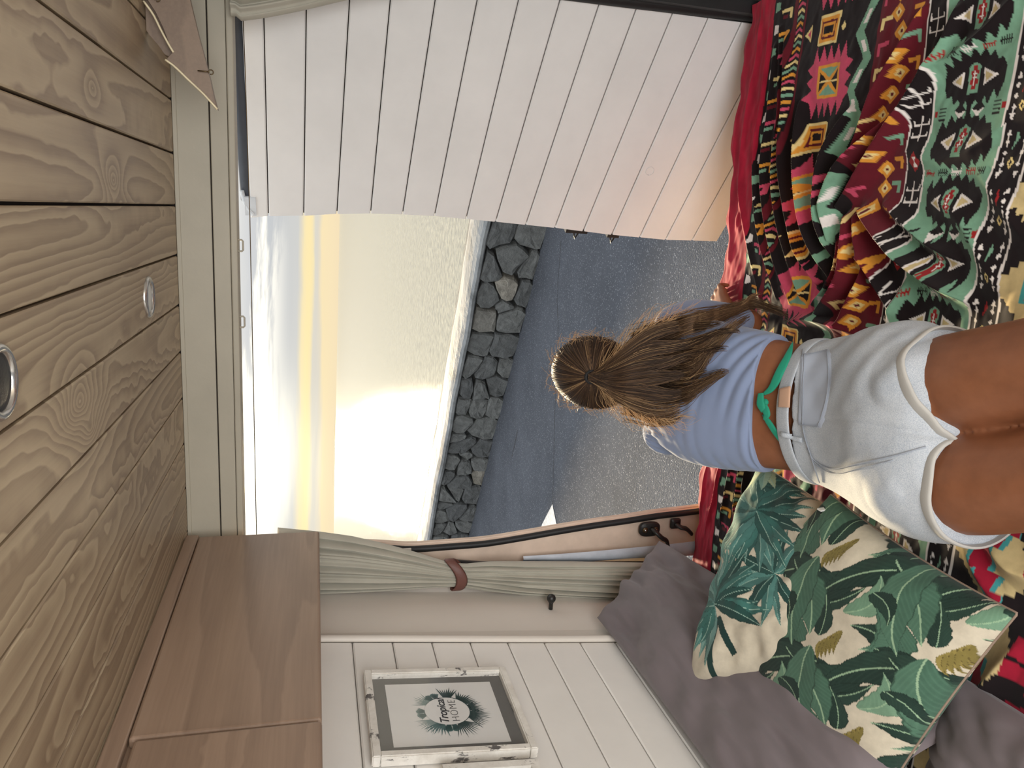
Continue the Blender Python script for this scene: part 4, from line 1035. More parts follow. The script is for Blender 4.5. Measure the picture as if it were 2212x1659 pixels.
# the print: wreath of leaves and lettering, all thin inked shapes on the paper
M_ink = [plain('ink_' + n_, c, .8, var=.02) for n_, c in (('dark_green', (44, 66, 64)), ('teal_green', (70, 102, 100)), ('grey_green', (128, 146, 142)))]
M_black = plain('ink_black', (34, 32, 34), .8, var=.02)
cu_, cw_ = Wd / 2 + .002, H_ * .5 + .004; R0 = .047
def ink(name, polys, m_, off=.0136):
    V_, F2 = [], []
    for P in polys:
        o_ = len(V_); V_ += [fr(cu_ + a, cw_ + b_, off) for a, b_ in P]; F2.append(tuple(range(o_, o_ + len(P))))
    me = mesh(name, V_, F2, m_); return me
def blade(a, b_, w_, n=7):
    a = np.array(a, float); b_ = np.array(b_, float); d = b_ - a; q = nv((-d[1], d[0])); t_ = np.linspace(0, 1, n)
    hw = w_ * np.sin(np.pi * t_ ** .7) / 2; return [tuple(a + d * x_ + q * h_) for x_, h_ in zip(t_, hw)] + [tuple(a + d * x_ - q * h_) for x_, h_ in list(zip(t_, hw))[-2:0:-1]]
rs = random.Random(7); lay = [[], [], []]
def pd(a, r): return (r * math.cos(a), r * math.sin(a))
def ffan(ang, spread, n, L, w_, li, r0=.036):
    c = pd(math.radians(ang), r0)
    for i in range(n):
        a = math.radians(ang + spread * (i / (n - 1.0) - .5)); l = L * rs.uniform(1.05, 1.4); lay[li].append(blade(c, (c[0] + l * math.cos(a), c[1] + l * math.sin(a)), w_))
def monstera(ang, L, w_, li):
    c = np.array(pd(math.radians(ang), .042)); a = math.radians(ang); d = np.array((math.cos(a), math.sin(a))); q = np.array((-d[1], d[0]))
    for s in (1, -1):
        for i in range(6):
            t_ = .02 + i * .16; base = c + d * L * t_ * .55; tip = base + d * L * (.30 - .02 * i) + q * s * w_ * (1.0 - abs(t_ - .35)) * .5
            lay[li].append(blade(base, tip, .0085))
# angles: 0 = +y (towards the doors), 90 = down
ffan(-135, 80, 13, .040, .0024, 2); monstera(-95, .034, .040, 2); ffan(-52, 70, 9, .034, .003, 2); monstera(-28, .034, .040, 1); ffan(8, 60, 9, .036, .0045, 0)
ffan(48, 90, 11, .034, .005, 0); monstera(178, .036, .044, 1); ffan(150, 80, 12, .042, .0028, 0); ffan(108, 80, 13, .044, .003, 0); ffan(205, 70, 8, .036, .004, 1); ffan(80, 60, 9, .036, .004, 0)
for li, nm in enumerate(('dark_leaves', 'teal_leaves', 'grey_leaves')): kk.append(ink(nm, lay[li], M_ink[li], .0136 + .00015 * (2 - li)))
disc = [(R0 * .96 * math.cos(a), R0 * math.sin(a)) for a in np.linspace(0, 2 * math.pi, 49)[:-1]]
kk.append(ink('white_disc', [disc], bpy.data.materials['print_paper'], .0142)); 
kk.append(ink('disc_shadow', [[(a * 1.02 + .001, b_ * 1.02 + .0015) for a, b_ in disc]], M_ink[0], .0140))
def letters(txt, size, du_, dw_, shear, bold, spacing=1.0, sx=1.0):
    c = bpy.data.curves.new('lettering', 'FONT'); c.body = txt; c.size = size; c.shear = shear; c.offset = bold; c.align_x = 'CENTER'; c.space_character = spacing; c.extrude = .0002
    o_ = bpy.data.objects.new('lettering', c); col.objects.link(o_); c.materials.append(M_black)
    X_ = Vector((0, 1, 0)); Z_ = Vector(WN); Y_ = Z_.cross(X_); Mx = Matrix((X_, Y_, Z_)).transposed().to_4x4()
    Mx.translation = Vector(fr(cu_ + du_, cw_ + dw_, .0146)); 
    dg = bpy.context.evaluated_depsgraph_get(); me = bpy.data.meshes.new_from_object(o_.evaluated_get(dg)); bpy.data.objects.remove(o_); me.transform(Mx @ Matrix.Diagonal((sx, 1, 1, 1))); me.materials.clear(); me.materials.append(M_black)
    o_ = link(bpy.data.objects.new('lettering', me)); kk.append(o_); return o_
l1 = letters('Tropical', .0255, 0, -.002, .30, .0003, .97); l2 = letters('HOME', .0235, 0.0, .0215, 0, -.0006, 1.18)
adopt(pf, *kk)
# glazing
m, t, b = material('picture_glass'); t.put(b, 'Roughness', .03); gl = t.new('ShaderNodeBsdfGlossy'); t.put(gl, 'Roughness', .04); tr = t.new('ShaderNodeBsdfTransparent'); fz_ = t.new('ShaderNodeFresnel'); t.put(fz_, 0, 1.5)
mx = t.new('ShaderNodeMixShader'); t.put(mx, 0, .10); t.l.new(tr.outputs[0], mx.inputs[1]); t.l.new(gl.outputs[0], mx.inputs[2]); t.l.new(mx.outputs[0], t.n['Material Output'].inputs[0])
gls = mesh('glass', [fr(bd - .002, bd - .002, .0185), fr(bd - .002, H_ - bd + .002, .0185), fr(Wd - bd + .002, H_ - bd + .002, .0185), fr(Wd - bd + .002, bd - .002, .0185)], [(0, 1, 2, 3)], m); adopt(pf, gls)
# second frame, only its end shows at the picture's edge
a_ = wall(952, 1657, .016); b2 = wall(1158, 1649, .016)
y1 = b2[1]; z0, z1 = b2[2], a_[2]
pf2 = empty('picture_frame', (wx(z1) + .01, y1 - .12, z0)); tag(pf2, 'second distressed white frame, only its end showing at the edge of the picture', 'picture')
def fr2(y_, z_, off): return np.array((wx(z_), y_, z_)) + WN * off
def bar2(ya, yb, za, zb, o0, o1, m_, name):
    return mesh(name, *hexa([fr2(ya, za, o0), fr2(yb, za, o0), fr2(yb, zb, o0), fr2(ya, zb, o0), fr2(ya, za, o1), fr2(yb, za, o1), fr2(yb, zb, o1), fr2(ya, zb, o1)]), m_)
w2 = .29
adopt(pf2, bar2(y1 - .0165, y1, z0, z1, .002, .026, M_dist, 'rail'), bar2(y1 - w2, y1 - w2 + .0165, z0, z1, .002, .026, M_dist, 'rail'), bar2(y1 - w2 + .0165, y1 - .0165, z1 - .0165, z1, .002, .026, M_dist, 'rail'),
      bar2(y1 - w2 + .0165, y1 - .0165, z0, z0 + .0165, .002, .026, M_dist, 'rail'), bar2(y1 - w2 + .014, y1 - .014, z0 + .014, z1 - .014, .004, .010, bpy.data.materials['grey_mount'], 'grey_mat'))
# ------------------------------------------------------------------ the woman lying on the bed
def loft_data(st, k=40, power=2.3):
    """stations: (centre, half width, half height up, half height down, yaw deg); closed solid along the spine"""
    C_ = np.array([s[0] for s in st], float); T = np.gradient(C_, axis=0); n = len(st); v = []
    for c, s, t_ in zip(C_, st, T):
        L = np.array((math.cos(math.radians(s[4])), math.sin(math.radians(s[4])), 0)); t_ = nv(t_ - t_.dot(L) * L); N = np.cross(L, t_); N = N if N[2] > 0 else -N
        for j in range(k):
            a = 2 * math.pi * j / k; ca, sa = math.cos(a), math.sin(a); r = (abs(ca) ** power + abs(sa) ** power) ** (-1 / power)
            v.append(c + L * s[1] * r * ca + N * (s[2] if sa > 0 else s[3]) * r * sa)
    return v, grid_faces(n, k, wrap=True) + [tuple(range(k))[::-1], tuple((n - 1) * k + j for j in range(k))]
def dens(st, m=5):
    A = np.array([[*s[0], *s[1:]] for s in st], float); B = spline(A[:, :7], (len(st) - 1) * m + 1)
    return [(b_[:3], b_[3], b_[4], b_[5], b_[6]) for b_ in B]
def limb_data(pts, k=22, m=6):
    A = spline([[*p, r] for p, r in pts], (len(pts) - 1) * m + 1); P, fr_ = frames(A[:, :3]); v = []
    for p, (a, b_), r in zip(P, fr_, A[:, 3]):
        for j in range(k): t_ = 2 * math.pi * j / k; v.append(p + (a * math.cos(t_) + b_ * math.sin(t_)) * r)
    n = len(P)
    parts = [(v, grid_faces(n, k, wrap=True) + [tuple(range(k))[::-1], tuple((n - 1) * k + j for j in range(k))])]
    parts.append(ball_data(A[-1, :3], A[-1, 3] * .98, 14, 10)); parts.append(ball_data(A[0, :3], A[0, 3] * .98, 14, 10)); return parts
def fused(name, parts, voxel, mat, smooth_it=6, deform=None):
    """one continuous skin from overlapping closed solids"""
    v, f = join_data(parts); o = mesh(name + '_src', v, f); bm = bmesh.new(); bm.from_mesh(o.data); bmesh.ops.recalc_face_normals(bm, faces=bm.faces); bm.to_mesh(o.data); bm.free()
    r = o.modifiers.new('r', 'REMESH'); r.mode = 'VOXEL'; r.voxel_size = voxel
    s = o.modifiers.new('s', 'SMOOTH'); s.iterations = smooth_it; s.factor = .5
    dg = bpy.context.evaluated_depsgraph_get(); me = bpy.data.meshes.new_from_object(o.evaluated_get(dg)); bpy.data.objects.remove(o); me.name = name
    me.polygons.foreach_set('use_smooth', [True] * len(me.polygons)); me.materials.clear(); me.materials.append(mat)
    if deform is not None:
        n = len(me.vertices); co = np.empty(n * 3, np.float32); me.vertices.foreach_get('co', co); co = co.reshape(-1, 3)
        nr_ = np.empty(n * 3, np.float32); me.vertex_normals.foreach_get('vector', nr_); nr_ = nr_.reshape(-1, 3)
        co = deform(co.astype(float), nr_.astype(float)); me.vertices.foreach_set('co', co.astype(np.float32).ravel()); me.update()
    return link(bpy.data.objects.new(name, me))

TOR = [((-.298, .995, -1.060), .135, .050, .05, 24), ((-.312, 1.04, -1.040), .174, .100, .085, 23), ((-.325, 1.095, -1.030), .180, .112, .09, 21), ((-.335, 1.16, -1.028), .170, .100, .085, 18),
       ((-.343, 1.235, -1.018), .148, .082, .08, 14), ((-.350, 1.305, -.998), .132, .074, .08, 11), ((-.357, 1.38, -.968), .134, .078, .085, 8), ((-.365, 1.47, -.925), .148, .088, .09, 6),
       ((-.371, 1.56, -.880), .158, .094, .09, 4), ((-.372, 1.64, -.850), .150, .082, .08, 3), ((-.371, 1.70, -.835), .118, .058, .05, 3)]
ARM_R = [((-.240, 1.68, -.845), .052), ((-.222, 1.70, -.90), .046), ((-.224, 1.725, -1.0), .038), ((-.228, 1.74, -1.072), .033)]
ARM_L = [((-.488, 1.665, -.838), .053), ((-.503, 1.715, -.90), .046), ((-.505, 1.77, -1.0), .038), ((-.50, 1.79, -1.068), .033)]
skin_parts = [loft_data(dens(TOR), 44)]
# buttocks
skin_parts += [ball_data((-.255, 1.06, -1.005), (.085, .085, .078), 24, 16), ball_data((-.395, 1.035, -1.005), (.088, .085, .078), 24, 16)]
LEG_R = [((-.240, 1.05, -1.035), .088), ((-.212, .975, -1.036), .086), ((-.180, .90, -1.040), .080), ((-.125, .77, -1.045), .075), ((-.075, .655, -1.06), .061), ((-.05, .60, -1.065), .057), ((-.015, .52, -1.065), .056), ((.03, .40, -1.075), .048), ((.075, .27, -1.09), .034), ((.095, .21, -1.088), .036)]
LEG_L = [((-.398, 1.02, -1.035), .088), ((-.372, .95, -1.036), .086), ((-.340, .872, -1.040), .080), ((-.285, .74, -1.045), .075), ((-.238, .625, -1.06), .061), ((-.213, .57, -1.065), .057), ((-.18, .49, -1.065), .056), ((-.135, .37, -1.075), .048), ((-.09, .24, -1.09), .034), ((-.07, .18, -1.088), .036)]
for L in (LEG_R, LEG_L):
    skin_parts += limb_data(L); a = np.array(L[-1][0]); d = nv(np.array(L[-1][0]) - np.array(L[-3][0]))
    skin_parts += limb_data([(a, .036), (a + d * .07 + np.array((0, 0, -.008)), .030), (a + d * .14 + np.array((0, 0, -.014)), .026), (a + d * .19 + np.array((0, 0, -.018)), .020)])
for A_ in (ARM_R, ARM_L): skin_parts += limb_data(A_)
FR = [((-.228, 1.74, -1.072), .033), ((-.222, 1.775, -1.069), .033), ((-.214, 1.815, -1.064), .026), ((-.212, 1.835, -1.060), .021)]
FL = [((-.50, 1.79, -1.068), .033), ((-.46, 1.84, -1.066), .033), ((-.41, 1.895, -1.066), .025), ((-.395, 1.91, -1.066), .022)]
for A_ in (FR, FL): skin_parts += limb_data(A_)
def hand(w, fwd, side, up, thumb):
    """palm and five bent fingers; w wrist, side = direction from little finger to thumb"""
    w, fwd, side, up = [np.array(q, float) for q in (w, fwd, side, up)]; out = []
    out.append(ball_data(w + fwd * .015, .021, 14, 10))
    for s_, r in ((-.024, .0145), (-.008, .0155), (.008, .016), (.024, .0155)):
        out += limb_data([(w + fwd * .005 + side * s_ * .6, .016), (w + fwd * .045 + side * s_ * .9 + up * .004, r), (w + fwd * .078 + side * s_, r * .85)], 14, 3)
    for i, (s_, ln) in enumerate(((-.029, .052), (-.0100, .066), (.0100, .072), (.029, .064))):
        b_ = w + fwd * .078 + side * s_ * 1.05; r = .0088 if i else .0076
        a1 = b_ + fwd * ln * .45 + up * .004; a2 = a1 + fwd * ln * .32 - up * ln * .28; a3 = a2 + fwd * ln * .10 - up * ln * .30
        out += limb_data([(b_, r * 1.1), (a1, r), (a2, r * .93), (a3, r * .8)], 12, 4)
    t0 = w + fwd * .018 + side * .022; t1 = w + fwd * .045 + side * .046 - up * .006; t2 = w + fwd * .072 + side * .052 - up * .014; t3 = w + fwd * .092 + side * .046 - up * .022
    out += limb_data([(t0, .014), (t1, .0115), (t2, .010), (t3, .0082)], 12, 4); return out
hf = nv((.28, .93, -.22)); hs_ = nv((-.94, .3, .12)); skin_parts += hand((-.210, 1.838, -1.058), hf, hs_, np.cross(hs_, hf) * (-1 if np.cross(hs_, hf)[2] < 0 else 1), 1)
hf = nv((.75, .62, -.12)); hs_ = nv((.62, -.75, .1)) * 1.0; skin_parts += hand((-.392, 1.913, -1.064), hf, -hs_, np.array((0, 0, 1.0)), 1)
HC = np.array((-.353, 1.722, -.668))
skin_parts += limb_data([((-.368, 1.67, -.83), .062), ((-.362, 1.69, -.775), .051), ((-.355, 1.705, -.715), .050), ((-.352, 1.715, -.68), .055)])
HX = nv((.985, .02, 0.02)); HU = nv((0.02, -.17, .985)); HF = nv(np.cross(HU, HX)); HF = HF if HF[1] > 0 else -HF    # head axes: face looks out of the van
def hp(a, b_, c): return HC + HX * a + HF * b_ + HU * c
def headball(c, r, k=26, m=18):
    v, f = ball_data((0, 0, 0), r, k, m); return [hp(c[0] + p[0], c[1] + p[1], c[2] + p[2]) for p in v], f
skin_parts += [headball((0, -.008, .018), (.080, .096, .094)), headball((0, .030, -.035), (.060, .058, .070)), headball((0, .052, -.078), (.030, .030, .026), 14, 10),
               headball((0, .088, -.018), (.011, .016, .020), 12, 8), headball((0, .078, .004), (.008, .014, .018), 12, 8), headball((.030, .066, .020), (.026, .014, .009), 12, 8), headball((-.030, .066, .020), (.026, .014, .009), 12, 8),
               headball((0, .077, -.052), (.022, .012, .007), 12, 8), headball((.073, -.002, -.010), (.008, .017, .028), 12, 8), headball((-.073, -.002, -.010), (.008, .017, .028), 12, 8)]
m, t, b = material('tanned_skin'); oc = t.new('ShaderNodeTexCoord').outputs['Object']; n = t.noise(oc, 22, 4, .6)
t.put(b, 'Base Color', t.ramp(n, [(.3, lin((126, 78, 51))), (.7, lin((142, 90, 61)))])); t.put(b, 'Roughness', .48); t.put(b, 'Subsurface Weight', .10); t.put(b, 'Subsurface Radius', (.02, .008, .004)); t.put(b, 'Specular IOR Level', .4)
bump(t, b, t.noise(oc, 420, 3, .6), .12, .0005); M_skin = m
body = fused('person', skin_parts, .0046, M_skin, 5)
tag(body, 'woman in blue top and denim shorts lying prone on the bed, looking out', 'person')
def bvh_of(*objs):
    V_, F2 = [], []
    for o_ in objs:
        k0 = len(V_); V_ += [tuple(v.co) for v in o_.data.vertices]; F2 += [tuple(i + k0 for i in p.vertices) for p in o_.data.polygons]
    return BVHTree.FromPolygons(V_, F2)

# ---- shorts
def infl(st, d): return [(s[0], s[1] + d, s[2] + d, s[3] + d * .6, s[4]) for s in st]
def legstub(c0, r0, c1, la, vb, d):
    """solid from ring c0 to a slanted hem ring c1 with half axes la (lateral) and vb (vertical)"""
    v = []; k = 44; c0 = np.array(c0); c1 = np.array(c1); la = np.array(la); vb = np.array(vb); l0 = nv(la) * r0; v0 = np.array((0, 0, 1.0)) * r0
    for i in range(10):
        t_ = i / 9.0
        for j in range(k):
            a = 2 * math.pi * j / k; v.append((c0 + l0 * math.cos(a) + v0 * math.sin(a)) * (1 - t_) + (c1 + la * math.cos(a) + vb * math.sin(a)) * t_)
    return v, grid_faces(10, k, wrap=True) + [tuple(range(k))[::-1], tuple(9 * k + j for j in range(k))]
HEM_R = ((-.226, 1.018, -1.032), (.084, .052, 0), (.004, .012, .090)); HEM_L = ((-.396, .956, -1.034), (.086, .012, 0), (0, .010, .088))
T2 = [s for s in dens(infl(TOR, .014)) if 1.005 < s[0][1] < 1.328]
sp2 = [loft_data(T2, 48)] + [legstub((-.240, 1.09, -1.025), .085, *HEM_R, 0), legstub((-.398, 1.06, -1.025), .085, *HEM_L, 0),
       ball_data((-.255, 1.07, -1.002), (.098, .090, .091), 24, 16), ball_data((-.395, 1.05, -1.002), (.098, .090, .091), 24, 16), ball_data((-.314, .992, -1.035), (.060, .030, .080), 20, 14)]
SA = nv((-.335 + .292, 1.235 - .965, 0))            # hip axis, towards the waist
def sh_deform(co, nr_):
    x_, y_, z_ = co.T; a = (x_ + .325) * SA[1] - (y_ - 1.08) * SA[0]; l = (x_ + .325) * SA[0] + (y_ - 1.08) * SA[1]
    up_ = np.clip(nr_[:, 2] * 1.5, 0, 1)
    d = .0022 * np.sin(l * 95 + a * 60 + 2 * vnoise(x_ * 14, y_ * 14, 2)) * np.clip(a * 9, 0, 1) * up_ + .0035 * vnoise(x_ * 30, y_ * 30 + z_ * 20, 5) * up_
    seat = a - .004 - .010 * np.sin((l + .12) * 12)
    d -= .004 * np.exp(-(seat / .009) ** 2) * np.clip((.04 - l) * 12, 0, 1) * up_       # cleft seam, deeper towards the crotch
    d -= .0025 * np.exp(-((seat + 0.0) / .004) ** 2) * up_
    return co + nr_ * d[:, None]
m, t, b = material('washed_denim'); oc = t.new('ShaderNodeTexCoord').outputs['Object']; n = t.noise(oc, 14, 4, .6); wv = t.noise(t.mul(oc, (1, 1, 1)), 700, 2, .7)
t.put(b, 'Base Color', t.mix(.5, t.ramp(n, [(.3, lin((158, 165, 174))), (.7, lin((186, 190, 194)))]), t.ramp(wv, [(.35, lin((134, 144, 160))), (.6, lin((200, 203, 205)))]))); t.put(b, 'Roughness', .9); t.put(b, 'Specular IOR Level', .15); t.put(b, 'Sheen Weight', .2)
bump(t, b, wv, .35, .0008); M_den = m
shorts = fused('shorts', sp2, .0038, M_den, 5, sh_deform); shorts.parent = body; tag(shorts, 'pale washed denim shorts with rolled cuffs')
B_sh = bvh_of(shorts, body)
def cast(px, py, bv):
    d = Vector(ray(px, py)).normalized(); loc, nr_, i, dist = bv.ray_cast(Vector((0, 0, 0)), d)
    return (None, None) if loc is None else (np.array(loc), np.array(nr_) if np.array(nr_).dot(np.array(d)) < 0 else -np.array(nr_))
def snap(p, bv, off=0.0):
    loc, nr_, i, d = bv.find_nearest(Vector(p)); loc = np.array(loc); nr_ = np.array(nr_); return loc + nr_ * off, nr_
def band_data(P, N, wd, th, n_w=7, closed=False):
    """flat cloth strip: path P, outward normals N, width wd"""
    P = np.array(P); N = np.array(N); T = np.gradient(P, axis=0) if not closed else (np.roll(P, -1, 0) - np.roll(P, 1, 0)); v = []; n = len(P)
    for i, (p, nn, t_) in enumerate(zip(P, N, T)):
        t_ = nv(t_); s = nv(np.cross(nn, t_)); w_ = wd[i] if not np.isscalar(wd) else wd; nn = nv(np.cross(t_, s))
        for j in range(n_w): a = math.pi * j / (n_w - 1); v.append(p - s * math.cos(a) * w_ / 2 + nn * math.sin(a) ** .6 * th)
        for j in range(n_w): a = math.pi * j / (n_w - 1); v.append(p + s * math.cos(a) * w_ / 2 - nn * .0015)
    k = 2 * n_w; f = grid_faces(n, k, wrap=True)
    if closed: f += [((n - 1) * k + j, (n - 1) * k + (j + 1) % k, (j + 1) % k, j) for j in range(k)]
    else: f += [tuple(range(k))[::-1], tuple((n - 1) * k + j for j in range(k))]
    return v, f
def cuff(c, la, vb, bv, ax, seed):
    c, la, vb = [np.array(q, float) for q in (c, la, vb)]; P, N = [], []
    for j in range(72):
        a = 2 * math.pi * j / 72; v_ = la * math.cos(a) + vb * math.sin(a); hit = bv.ray_cast(Vector(c + v_ * 2), Vector(-nv(v_)))[0]; f_ = 1.03
        if hit is not None: f_ = min(max(np.linalg.norm(np.array(hit) - c) / np.linalg.norm(v_), .96), 1.16) if np.linalg.norm(np.array(hit) - c) < 1.3 * np.linalg.norm(v_) else 1.03
        N.append(nv(v_)); P.append(c + v_ * f_ + nv(v_) * .002)
    P = np.array(P); P = (np.roll(P, 1, 0) + np.roll(P, -1, 0) + 2 * P) / 4; P = (np.roll(P, 1, 0) + np.roll(P, -1, 0) + 2 * P) / 4
    wd = [.023 + .003 * math.sin(j * .35 + seed) for j in range(72)]
    return band_data(P, N, wd, .0045, 9, True)
M_cuff = cloth('rolled_denim_cuff', (176, 173, 167), .9, 700, .2, .03, .35)
AX = nv((-.4, .9, 0))
cf = mesh('cuff', *cuff(*HEM_R, B_sh, AX * -0.2, 0), M_cuff, shorts, True); cf2 = mesh('cuff', *cuff(*HEM_L, B_sh, AX * -0.2, 2), M_cuff, shorts, True)
# waistband standing off the small of the back
P, N = [], []
st_ = [s for s in dens(infl(TOR, .014), 9) if abs(s[0][1] - 1.335) < .02][0]
Lv = np.array((math.cos(math.radians(st_[4])), math.sin(math.radians(st_[4])), 0)); Tv = nv((-.05, 1, .12)); Nv = nv(np.cross(Lv, Tv)); Nv = Nv if Nv[2] > 0 else -Nv
for j in range(80):
    a = 2 * math.pi * j / 80; up_ = math.sin(a)
    p = np.array(st_[0]) + Lv * (st_[1] + .002) * math.cos(a) + Nv * ((st_[2] + .006 * max(0, up_)) if up_ > 0 else st_[3]) * up_ - Tv * .006
    P.append(p); N.append(nv(Lv * math.cos(a) + Nv * up_))
mesh('waistband', *band_data(P, N, .034, .0022, 9, True), M_den, shorts, True)
def ontop(pts, n=20, off=.003, bv=None, k2=None):
    out, nn = [], []
    for p in spline([(*q, 0) for q in pts], n):
        l, r = cast(p[0], p[1], bv or B_all)
        if l is None: continue
        out.append(l + r * off); nn.append(r)
    return out, nn
B_all = bvh_of(shorts, body, *[o_ for o_ in shorts.children])
# back pocket: a patch laid on the cloth
m_ = 15; pc4 = [(1742, 762), (1792, 751), (1778, 920), (1732, 925)]
pc4 = [(1728, 764), (1796, 752), (1775, 928), (1722, 922)]
v = []
for i in range(m_):
    for j in range(m_):
        a, b_ = i / (m_ - 1), j / (m_ - 1)
        q = (np.array(pc4[0]) * (1 - a) + np.array(pc4[1]) * a) * (1 - b_) + (np.array(pc4[3]) * (1 - a) + np.array(pc4[2]) * a) * b_
        q = q + np.array((9 * math.sin(math.pi * b_) * a, 0))
        l, r = cast(q[0], q[1], B_all); e = min(a, 1 - a, b_, 1 - b_) > .01
        v.append(l + r * (.0035 if e else -.001) if l is not None else np.array((0, 0, -1.2)))
mesh('back_pocket', v, grid_faces(m_, m_), cloth('pocket_denim', (172, 180, 194), .9, 700, .2), shorts, True)
M_st = cloth('denim_seam', (150, 156, 166), .9, 500)
def seam(name, pts, r=.0009, off=.0042, par=None, mt=None):
    P, N = ontop(pts, 30, off)
    if len(P) > 3: return tube(name, P, r, mt or M_st, par or shorts, k=5)
seam('stitching', [(1734, 768), (1790, 758)]); seam('stitching', [(1790, 758), (1793, 840), (1771, 922)]); seam('stitching', [(1771, 922), (1728, 917)]); seam('stitching', [(1740, 768), (1737, 850), (1737, 916)])
seam('seat_seam', [(1745, 968), (1762, 995), (1800, 1012), (1860, 1000), (1930, 985), (2000, 965)], .0014, .002); seam('seat_seam', [(1748, 978), (1768, 1005), (1805, 1022), (1862, 1010), (1930, 994)], .0010, .002)
seam('yoke_seam', [(1736, 756), (1733, 850), (1738, 930), (1756, 990), (1772, 1040)], .0013, .003)
# belt loop and the label patch on the band
P, N = ontop([(1708, 800), (1704, 880), (1712, 950)], 14, .004)
P, N = ontop([(1690, 936), (1716, 946), (1736, 950)], 8, .005); mesh('belt_loop', *band_data(P, N, .010, .003, 5), M_den, shorts, True)
P, N = ontop([(1698, 838), (1696, 880)], 10, .004); mesh('label_patch', *band_data(P, N, .030, .001, 5), cloth('tan_label', (196, 158, 132), .8), shorts, True)
tg_ = ontop([(1716, 752), (1722, 770)], 6, .004)

# ---- top
def rib_deform(co, nr_):
    x_, y_, z_ = co.T; xr_ = x_ + .36
    up_ = np.clip(nr_[:, 2] * 1.4 + .25, 0, 1)
    low = np.clip((1.60 - y_) * 6, 0, 1)
    ph = y_ * 230 + xr_ * 26 + 10 * vnoise(x_ * 6 + 2, y_ * 7, 8) + 18 * xr_ ** 2
    d = .0052 * (np.abs(np.sin(ph * .5)) ** 1.5 - .5) * low * up_ * np.clip(0.75 + 2.0 * vnoise(x_ * 9, y_ * 22, 4), 0.1, 1.5)
    d += .0022 * np.sin(y_ * 60 - xr_ * 90) * up_ * np.clip((-xr_ - .02) * 12, 0, 1) * np.clip((y_ - 1.5) * 9, 0, 1)
    rad = np.sin(np.arctan2(y_ - 1.70, x_ + .50) * 26) * np.exp(-((x_ + .45) ** 2 + (y_ - 1.66) ** 2) / .006)
    d += .003 * rad * up_ + .003 * vnoise(x_ * 24, y_ * 24, 6)
    return co + nr_ * d[:, None]
T3 = [s for s in dens(infl(TOR, .010), 8) if s[0][1] > 1.404]
c0_, c1_ = np.array(T3[0][0]), np.array(T3[1][0])
sp3 = [loft_data(T3, 50)]
for A_ in (ARM_R, ARM_L): sp3 += limb_data([(p, r + .008) for p, r in A_[:3]] + [(np.array(A_[3][0]) * .45 + np.array(A_[2][0]) * .55, A_[3][1] + .010)])
M_top = cloth('grey_blue_jersey', (130, 143, 172), .85, 1300, .25, .02, .2)
top = fused('top', sp3, .0036, M_top, 4, rib_deform); top.parent = body; tag(top, 'grey-blue fitted jersey top rucked up at the waist')

# ---- green bikini ties knotted on the lower back
B_bk = bvh_of(shorts, body, top)
M_grn = cloth('green_bikini_tie', (38, 140, 112), .6, 900, .1)
def ribbon(name, pts, wd, off=.006):
    P, N = ontop(pts, 24, off, B_bk); t_ = np.linspace(0, 1, len(P)); w_ = [float(np.interp(q, np.linspace(0, 1, len(wd)), wd)) for q in t_]
    P = [p + n_ * .004 * math.sin(math.pi * q) for p, n_, q in zip(P, N, t_)]
    return mesh(name, *band_data(P, N, w_, .0022, 7), M_grn, body, True)
r1 = ribbon('bikini_tie', [(1652, 852), (1672, 838), (1690, 805), (1706, 770), (1714, 740)], [.006, .013, .019, .019, .013, .002]); r1['label'] = 'long green tie end lying over the waist'
r2 = ribbon('bikini_tie', [(1650, 862), (1660, 885), (1662, 895), (1655, 905)], [.008, .016, .015, .006], .008)
r3 = ribbon('bikini_tie', [(1652, 895), (1668, 915), (1690, 945), (1712, 972)], [.006, .012, .013, .012, .003])
r4 = ribbon('bikini_tie', [(1648, 850), (1650, 872), (1655, 888)], [.012, .018, .012], .010)
l_, n_ = cast(1657, 868, B_bk); kb_ = mesh('bikini_knot', *ball_data(l_ + n_ * .008, (.007, .009, .006), 14, 10), M_grn, body, True)

# ---- hair: cap of strands pulled back to a tie, then a long loose ponytail
m, t, b = material('brown_hair'); at = t.new('ShaderNodeAttribute'); at.attribute_name = 'dye'; t.l.new(at.outputs[0], b.inputs['Base Color']); t.put(b, 'Roughness', .5); t.put(b, 'Specular IOR Level', .25)
tl = t.new('ShaderNodeBsdfTranslucent'); t.l.new(at.outputs[0], tl.inputs[0]); mx = t.new('ShaderNodeMixShader'); t.put(mx, 0, .22); t.l.new(b.outputs[0], mx.inputs[1]); t.l.new(tl.outputs[0], mx.inputs[2]); t.l.new(mx.outputs[0], t.n['Material Output'].inputs[0]); M_hair = m
TIE = cast(1279, 815, bvh_of(body))[0]
dcam = nv(TIE)
